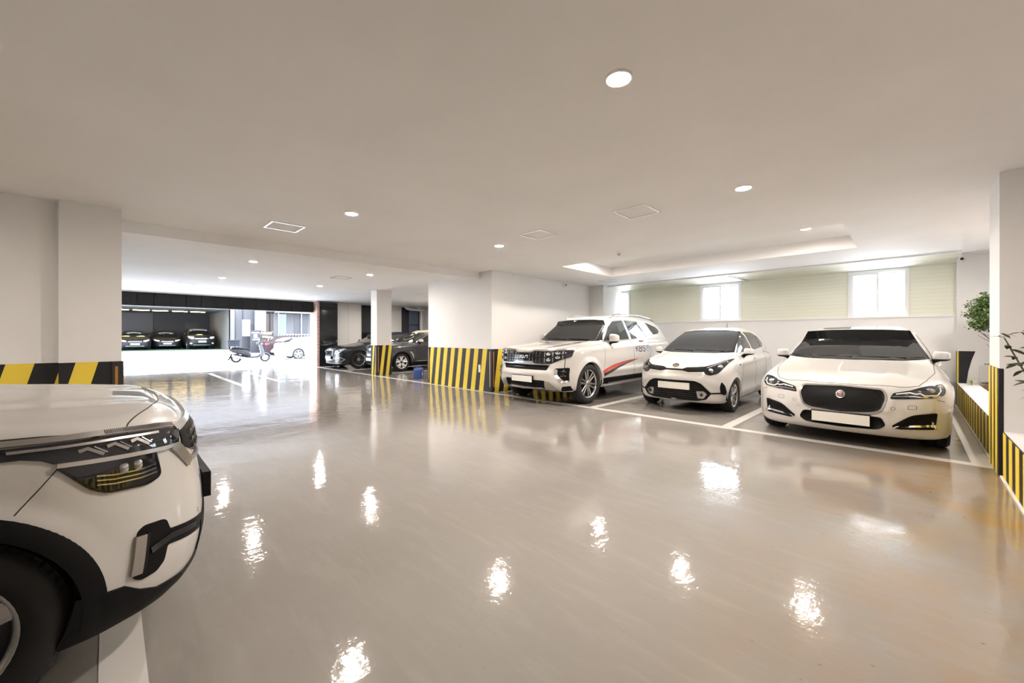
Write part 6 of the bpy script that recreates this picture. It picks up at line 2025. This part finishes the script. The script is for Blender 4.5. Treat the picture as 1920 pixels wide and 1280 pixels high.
# ------------------------------------------------------------------ scooter
mat('scooter_grey', (0.022, 0.023, 0.028), 0.5, spec=0.25)
mat('scooter_white', (0.065, 0.068, 0.08), 0.5, spec=0.3)
mat('box_grey', (0.020, 0.021, 0.030), 0.55, spec=0.25)
def scooter():
    s = thing('motor_scooter', 'grey motor scooter with rear cargo box standing at the street edge', 'scooter', (-24.5, 5.22, -0.06), math.pi / 2)
    # local x forward (world +Y), wheels at x = -0.66 and 0.66
    for x, nm in ((-0.64, 'rear'), (0.66, 'front')):
        w = bpy.data.objects.new('wheel', None)
        COL.objects.link(w)
        w.parent = s
        w.location = (x, 0, 0.23)
        tire_mesh(0.23, 0.11, 0.15, 32).build('tire', 'tire', w, True)
        B().lathe([(0.155, -0.04), (0.14, -0.03), (0.14, 0.03), (0.155, 0.04)], 32, 'y').build('rim', 'alloy', w, True)
        sp_ = B()
        for k in range(5):
            a = 2 * math.pi * k / 5
            sp_.tube([(0.03 * math.cos(a), 0, 0.03 * math.sin(a)), (0.145 * math.cos(a), 0, 0.145 * math.sin(a))], 0.016, 6)
        sp_.build('spokes', 'alloy', w)
        B().lathe([(0.001, -0.035), (0.04, -0.03), (0.04, 0.03), (0.001, 0.035)], 16, 'y').build('hub', 'alloy', w, True)
    def loft(name, secs, m, parent=s):
        """secs: (x, z_centre, half_width, half_height)"""
        V, F = [], []
        n = 16
        for x, zc, hw, hh in secs:
            for k in range(n):
                a = 2 * math.pi * k / n
                c, d = math.cos(a), math.sin(a)
                V.append((x, hw * math.copysign(abs(c) ** 0.7, c), zc + hh * math.copysign(abs(d) ** 0.7, d)))
        for i in range(len(secs) - 1):
            for k in range(n):
                F.append((i * n + k, i * n + (k + 1) % n, (i + 1) * n + (k + 1) % n, (i + 1) * n + k))
        F += [tuple(range(n)), tuple((len(secs) - 1) * n + k for k in range(n))]
        return B().add(V, F).build(name, m, parent, True)
    loft('rear_body', [(-0.92, 0.66, 0.05, 0.05), (-0.80, 0.63, 0.12, 0.10), (-0.55, 0.58, 0.15, 0.14), (-0.25, 0.52, 0.15, 0.16), (-0.08, 0.42, 0.13, 0.14), (0.0, 0.36, 0.10, 0.08)], 'scooter_grey')
    loft('seat', [(-0.85, 0.745, 0.09, 0.025), (-0.6, 0.745, 0.14, 0.05), (-0.35, 0.715, 0.14, 0.05), (-0.12, 0.70, 0.11, 0.05), (-0.05, 0.68, 0.06, 0.03)], 'plastic_black')
    loft('footboard', [(-0.15, 0.27, 0.16, 0.05), (0.1, 0.26, 0.17, 0.05), (0.32, 0.28, 0.15, 0.06), (0.40, 0.33, 0.10, 0.06)], 'scooter_grey')
    b = B()
    sh = [(0.34, 0.26), (0.46, 0.45), (0.42, 0.72), (0.36, 0.92), (0.44, 0.94), (0.54, 0.72), (0.60, 0.50), (0.54, 0.34)]
    b.prism(sh, 'y', -0.17, 0.17)
    b.build('front_shield', 'scooter_white', s, bevel=0.03)
    loft('headlamp_cowl', [(0.26, 0.98, 0.08, 0.05), (0.38, 1.0, 0.14, 0.08), (0.48, 0.97, 0.10, 0.07), (0.53, 0.93, 0.04, 0.03)], 'scooter_white')
    V, F = superell(0.04, 0.08, 0.05, 1, 1, 14, 8)
    B().add([(a + 0.50, b_, c + 0.95) for a, b_, c in V], F).build('headlamp', 'lamp_reflector', s, True)
    B().prism([(0.46, 1.02), (0.36, 1.28), (0.35, 1.28), (0.43, 1.02)], 'y', -0.15, 0.15).build('windshield', 'glass_teal', s)
    B().tube([(0.33, -0.34, 1.03), (0.36, -0.12, 1.02), (0.36, 0.12, 1.02), (0.33, 0.34, 1.03)], 0.016, 8).build('handlebar', 'plastic_black', s, True)
    for sg_ in (1, -1):
        B().tube([(0.36, sg_ * 0.2, 1.03), (0.37, sg_ * 0.27, 1.2)], 0.008, 6).build('mirror_stem', 'plastic_black', s)
        V, F = superell(0.015, 0.06, 0.04, 1, 1, 12, 8)
        B().add([(a + 0.37, b_ + sg_ * 0.28, c + 1.22) for a, b_, c in V], F).build('mirror', 'plastic_black', s, True)
        B().tube([(0.52, sg_ * 0.07, 0.62), (0.66, sg_ * 0.07, 0.23)], 0.022, 8).build('fork', 'satin_metal', s, True)
    n = 10
    mg = B()
    V = []
    for k in range(n + 1):
        a = math.radians(10 + 150 * k / n)
        for yv, r in ((-0.075, 0.235), (-0.06, 0.265), (0.06, 0.265), (0.075, 0.235)):
            V.append((0.66 + r * math.cos(a), yv, 0.23 + r * math.sin(a)))
    mg.add(V, [(k * 4 + j, k * 4 + j + 1, (k + 1) * 4 + j + 1, (k + 1) * 4 + j) for k in range(n) for j in range(3)])
    mg.build('front_mudguard', 'scooter_white', s, True)
    B().prism([(-0.78, 0.40), (-0.98, 0.12), (-1.0, 0.13), (-0.84, 0.46)], 'y', -0.08, 0.08).build('rear_mudguard', 'plastic_black', s)
    B().tube([(-0.15, -0.16, 0.22), (-0.4, -0.17, 0.24), (-0.85, -0.18, 0.36)], [0.03, 0.055, 0.055], 12).build('exhaust', 'satin_metal', s, True)
    loft('engine', [(-0.62, 0.26, 0.10, 0.07), (-0.4, 0.30, 0.13, 0.10), (-0.18, 0.32, 0.10, 0.08)], 'plastic_black')
    V, F = superell(0.03, 0.09, 0.04, 0.8, 0.8, 14, 8)
    B().add([(a - 0.93, b_, c + 0.67) for a, b_, c in V], F).build('tail_lamp', 'lamp_red', s, True)
    B().tube([(-0.1, 0.12, 0.25), (-0.02, 0.20, 0.02)], 0.012, 6).build('side_stand', 'satin_metal', s)
    bx = B().box(-1.02, -0.52, -0.23, 0.23, 0.84, 1.14).build('cargo_box', 'box_grey', s, bevel=0.03)
    B().box(-1.04, -0.50, -0.245, 0.245, 1.10, 1.17).build('box_lid', 'box_grey', bx, bevel=0.02)
    B().tube([(-0.85, 0, 0.66), (-0.85, 0, 0.84)], 0.02, 6).tube([(-0.62, 0, 0.70), (-0.62, 0, 0.84)], 0.02, 6).build('box_rack', 'satin_metal', s)
scooter()

# ------------------------------------------------------------------ blue jerry can
mat('can_blue', (0.035, 0.075, 0.30), 0.35)
def jerry():
    c = thing('jerry_can', 'blue plastic jerry can standing on the floor between the columns', 'jerry can', (-10.75, 6.72, 0), math.radians(40))
    pts = [(-0.14, 0.0), (0.14, 0.0), (0.15, 0.03), (0.15, 0.27), (0.11, 0.33), (-0.02, 0.335), (-0.13, 0.315), (-0.15, 0.27), (-0.15, 0.03)]
    b = B()
    b.prism(rounded(pts, 0.03, 4), 'x', -0.115, 0.115)
    b.build('body', 'can_blue', c, bevel=0.02)
    B().tube([(0, -0.10, 0.325), (0, -0.09, 0.375), (0, -0.02, 0.385), (0, 0.05, 0.375), (0, 0.06, 0.33)], 0.013, 8).build('handle', 'can_blue', c, True)
    B().lathe([(0.001, 0.37), (0.028, 0.37), (0.03, 0.33), (0.03, 0.32)], 16, 'z', (0, 0.10, 0.0)).build('cap', 'can_blue', c, True)
    B().box(0.113, 0.117, -0.05, 0.02, 0.10, 0.19).build('paper_label', 'plate_white', c)
    for y in (-0.07, 0.07):
        B().box(0.112, 0.119, y - 0.012, y + 0.012, 0.05, 0.27).build('moulded_rib', 'can_blue', c)
jerry()

# ------------------------------------------------------------------ drain pipes in the far bay
mat('pipe_white', (0.82, 0.82, 0.82), 0.4)
dp = thing('drain_pipe', 'white drain pipe hanging under the ceiling beside the dark blue window', 'pipe', (-17.92, 10.55, 2.5))
B().tube([(0, -0.15, 0.34), (0, -0.12, 0.24), (0, 0.0, 0.17), (0, 0.2, 0.15), (0, 0.95, 0.12)], 0.058, 12).build('horizontal_run', 'pipe_white', dp, True)
B().tube([(0, 0.80, 0.12), (0, 0.80, -2.5)], 0.05, 12).build('downpipe', 'pipe_white', dp, True)
B().tube([(0, 0.45, 0.14), (0, 0.45, 0.34)], 0.012, 6).build('hanger', 'pipe_white', dp, True)
B().tube([(0, 0.55, 0.32), (0, 0.62, 0.22), (0, 0.75, 0.16)], 0.045, 10).build('branch', 'pipe_white', dp, True)

# ------------------------------------------------------------------ planter bed and plants
mat('bark', (0.16, 0.075, 0.04), 0.85)
mat('bark_pale', (0.26, 0.13, 0.07), 0.85)
mat('leaf_green', (0.060, 0.115, 0.028), 0.45)
mat('leaf_light', (0.15, 0.22, 0.06), 0.45)
mat('leaf_dark', (0.045, 0.062, 0.030), 0.4)
mat('leaf_lime', (0.50, 0.60, 0.12), 0.5)
mat('stem_brown', (0.10, 0.075, 0.05), 0.8)
rb = random.Random(11)
def chip_pile(name, pk, y0, y1, n, x0=0.89, x1=1.4):
    b = B()
    for _ in range(n):
        x, y = rb.uniform(x0, x1), rb.uniform(y0, y1)
        l, w, h = rb.uniform(0.02, 0.05), rb.uniform(0.01, 0.02), rb.uniform(0.004, 0.009)
        a, tl = rb.uniform(0, 6.28), rb.uniform(-0.4, 0.4)
        v = []
        for sx in (-1, 1):
            for sy in (-1, 1):
                for sz in (-1, 1):
                    px, py, pz = sx * l, sy * w, sz * h
                    px, pz = px * math.cos(tl) - pz * math.sin(tl), px * math.sin(tl) + pz * math.cos(tl)
                    v.append((x + px * math.cos(a) - py * math.sin(a) - pk.location.x, y + px * math.sin(a) + py * math.cos(a) - pk.location.y, 0.385 + pz + rb.uniform(-0.01, 0.02)))
        b.add(v, [(0, 1, 3, 2), (4, 6, 7, 5), (0, 4, 5, 1), (2, 3, 7, 6), (0, 2, 6, 4), (1, 5, 7, 3)])
    o = b.build(name, 'bark_pale', pk)
    o['kind'] = 'stuff'
chip_pile('bark_mulch', PLANTERS[0], 6.6, 11.2, 900)
chip_pile('bark_mulch', PLANTERS[1], 2.5, 5.75, 600)

def leaf_mesh(L, W, m, bend=0.25):
    v = []
    for i in range(5):
        t = i / 4
        w = W * math.sin(math.pi * (0.06 + 0.9 * t)) ** 0.8
        zc = -bend * L * t * t
        v += [(L * t, -w, zc + 0.15 * w), (L * t, 0, zc), (L * t, w, zc + 0.15 * w)]
    f = []
    for i in range(4):
        for j in range(2):
            f.append((i * 3 + j, (i + 1) * 3 + j, (i + 1) * 3 + j + 1, i * 3 + j + 1))
    me = mesh_from('leaf', v, f, True)
    me.materials.append(MATS[m])
    return me

def shrub():
    t = thing('shrub', 'dense green shrub on thin branches behind the right-hand column', 'shrub', (1.14, 10.35, 0.36))
    r = random.Random(5)
    br = []
    def branch(p, d, L, rad, lev):
        pts = [p]
        for i in range(4):
            d = (d + Vector((r.uniform(-.25, .25), r.uniform(-.25, .25), r.uniform(-.1, .2)))).normalized()
            p = p + d * L / 4
            pts.append(p)
        br.append((pts, [rad * (1 - 0.14 * i) for i in range(5)], lev))
        if lev < 2:
            for i in range(4 if lev == 0 else 4):
                q = pts[1 + i % 4] if lev else pts[2 + i % 3]
                dd = (d + Vector((r.uniform(-1.0, 0.8), r.uniform(-.9, .9), r.uniform(-.35, .6)))).normalized()
                branch(q, dd, L * 0.62, rad * 0.5, lev + 1)
    branch(Vector((0, 0, 0)), Vector((-0.10, 0, 1)), 1.0, 0.022, 0)
    b = B()
    for pts, rr, lev in br:
        b.tube(pts, rr, 6)
    b.build('branches', 'stem_brown', t, True)
    tips = [p for pts, rr, lev in br if lev > 0 for p in pts[1:]]
    # foliage clumps: outer crown volume
    tris = {0: ([], []), 1: ([], [])}
    crown = []
    for _ in range(230):
        a, ph = r.uniform(0, 6.28), r.uniform(-0.5, 1.0)
        rad = r.uniform(0.55, 1.0)
        crown.append(Vector((-0.12 + 0.38 * rad * math.cos(a) * math.cos(ph * 1.2), 0.34 * rad * math.sin(a) * math.cos(ph * 1.2), 1.26 + 0.38 * rad * math.sin(ph * 1.4))))
    for base in crown:
        for _ in range(26):
            c = base + Vector((r.gauss(0, .035), r.gauss(0, .035), r.gauss(0, .03)))
            k = 0 if r.random() < 0.65 else 1
            V, F = tris[k]
            n = Vector((r.gauss(0, 1), r.gauss(0, 1), r.gauss(0.5, 1))).normalized()
            u = n.orthogonal().normalized()
            u.rotate(Matrix.Rotation(r.uniform(0, 6.28), 3, n))
            w = n.cross(u)
            L, Wd = r.uniform(.03, .052), r.uniform(.010, .016)
            i = len(V)
            V += [c - u * L * .5, c + w * Wd + n * .003, c + u * L * .5, c - w * Wd + n * .003]
            F.append((i, i + 1, i + 2, i + 3))
    for k, m in ((0, 'leaf_green'), (1, 'leaf_light')):
        o = B().add(*tris[k]).build('foliage', m, t)
        o['kind'] = 'stuff'
shrub()

def leafy(loc, name, label, m, n, h, L, W, seed, cat='plant', spread=0.7):
    t = thing(name, label, cat, loc)
    r = random.Random(seed)
    lm = leaf_mesh(L, W, m)
    st = B()
    k = 0
    while k < n:
        a = r.uniform(0, 6.28)
        d = Vector((math.cos(a) * 0.35 * spread, math.sin(a) * 0.35 * spread, 1)).normalized()
        hh = h * r.uniform(0.7, 1.05)
        pts = [Vector((0, 0, 0)) + d * hh * i / 5 + Vector((0, 0, 0)) for i in range(6)]
        st.tube(pts, [0.006 * (1 - 0.12 * i) for i in range(6)], 5)
        for j in range(7):
            p = pts[3 + j % 3] + d * r.uniform(-.04, .06)
            o = bpy.data.objects.new('leaf', lm)
            COL.objects.link(o)
            o.parent = t
            o.location = p
            o.rotation_euler = (r.uniform(-.5, .5), r.uniform(-0.7, 0.5), r.uniform(0, 6.28))
            sc = r.uniform(0.7, 1.15)
            o.scale = (sc, sc, sc)
            k += 1
    st.build('stems', 'stem_brown', t, True)
leafy((0.88, 5.12, 0.36), 'leafy_plant', 'dark-leaved plant cut by the right edge of the frame', 'leaf_dark', 84, 0.98, 0.095, 0.018, 21, spread=1.1)
leafy((0.76, 10.95, 0.42), 'seedling', 'tiny lime green seedling on the far end of the planter', 'leaf_lime', 7, 0.09, 0.07, 0.016, 8, 'plant', 1.2)
mat('box_plastic', (0.70, 0.69, 0.67), 0.45)
eb = thing('utility_box', 'pale grey utility box on the end wall behind the planter', 'utility box', (0.97, 11.30, 0.46))
B().box(-0.09, 0.16, -0.10, 0.0, 0.0, 0.30).build('casing', 'box_plastic', eb, bevel=0.008)
B().box(-0.075, 0.145, -0.106, -0.10, 0.015, 0.285).build('cover', 'box_plastic', eb)
B().tube([(0.02, -0.05, 0.30), (0.02, -0.08, 0.34), (-0.04, -0.14, 0.335)], 0.012, 8).build('tap', 'satin_metal', eb, True)
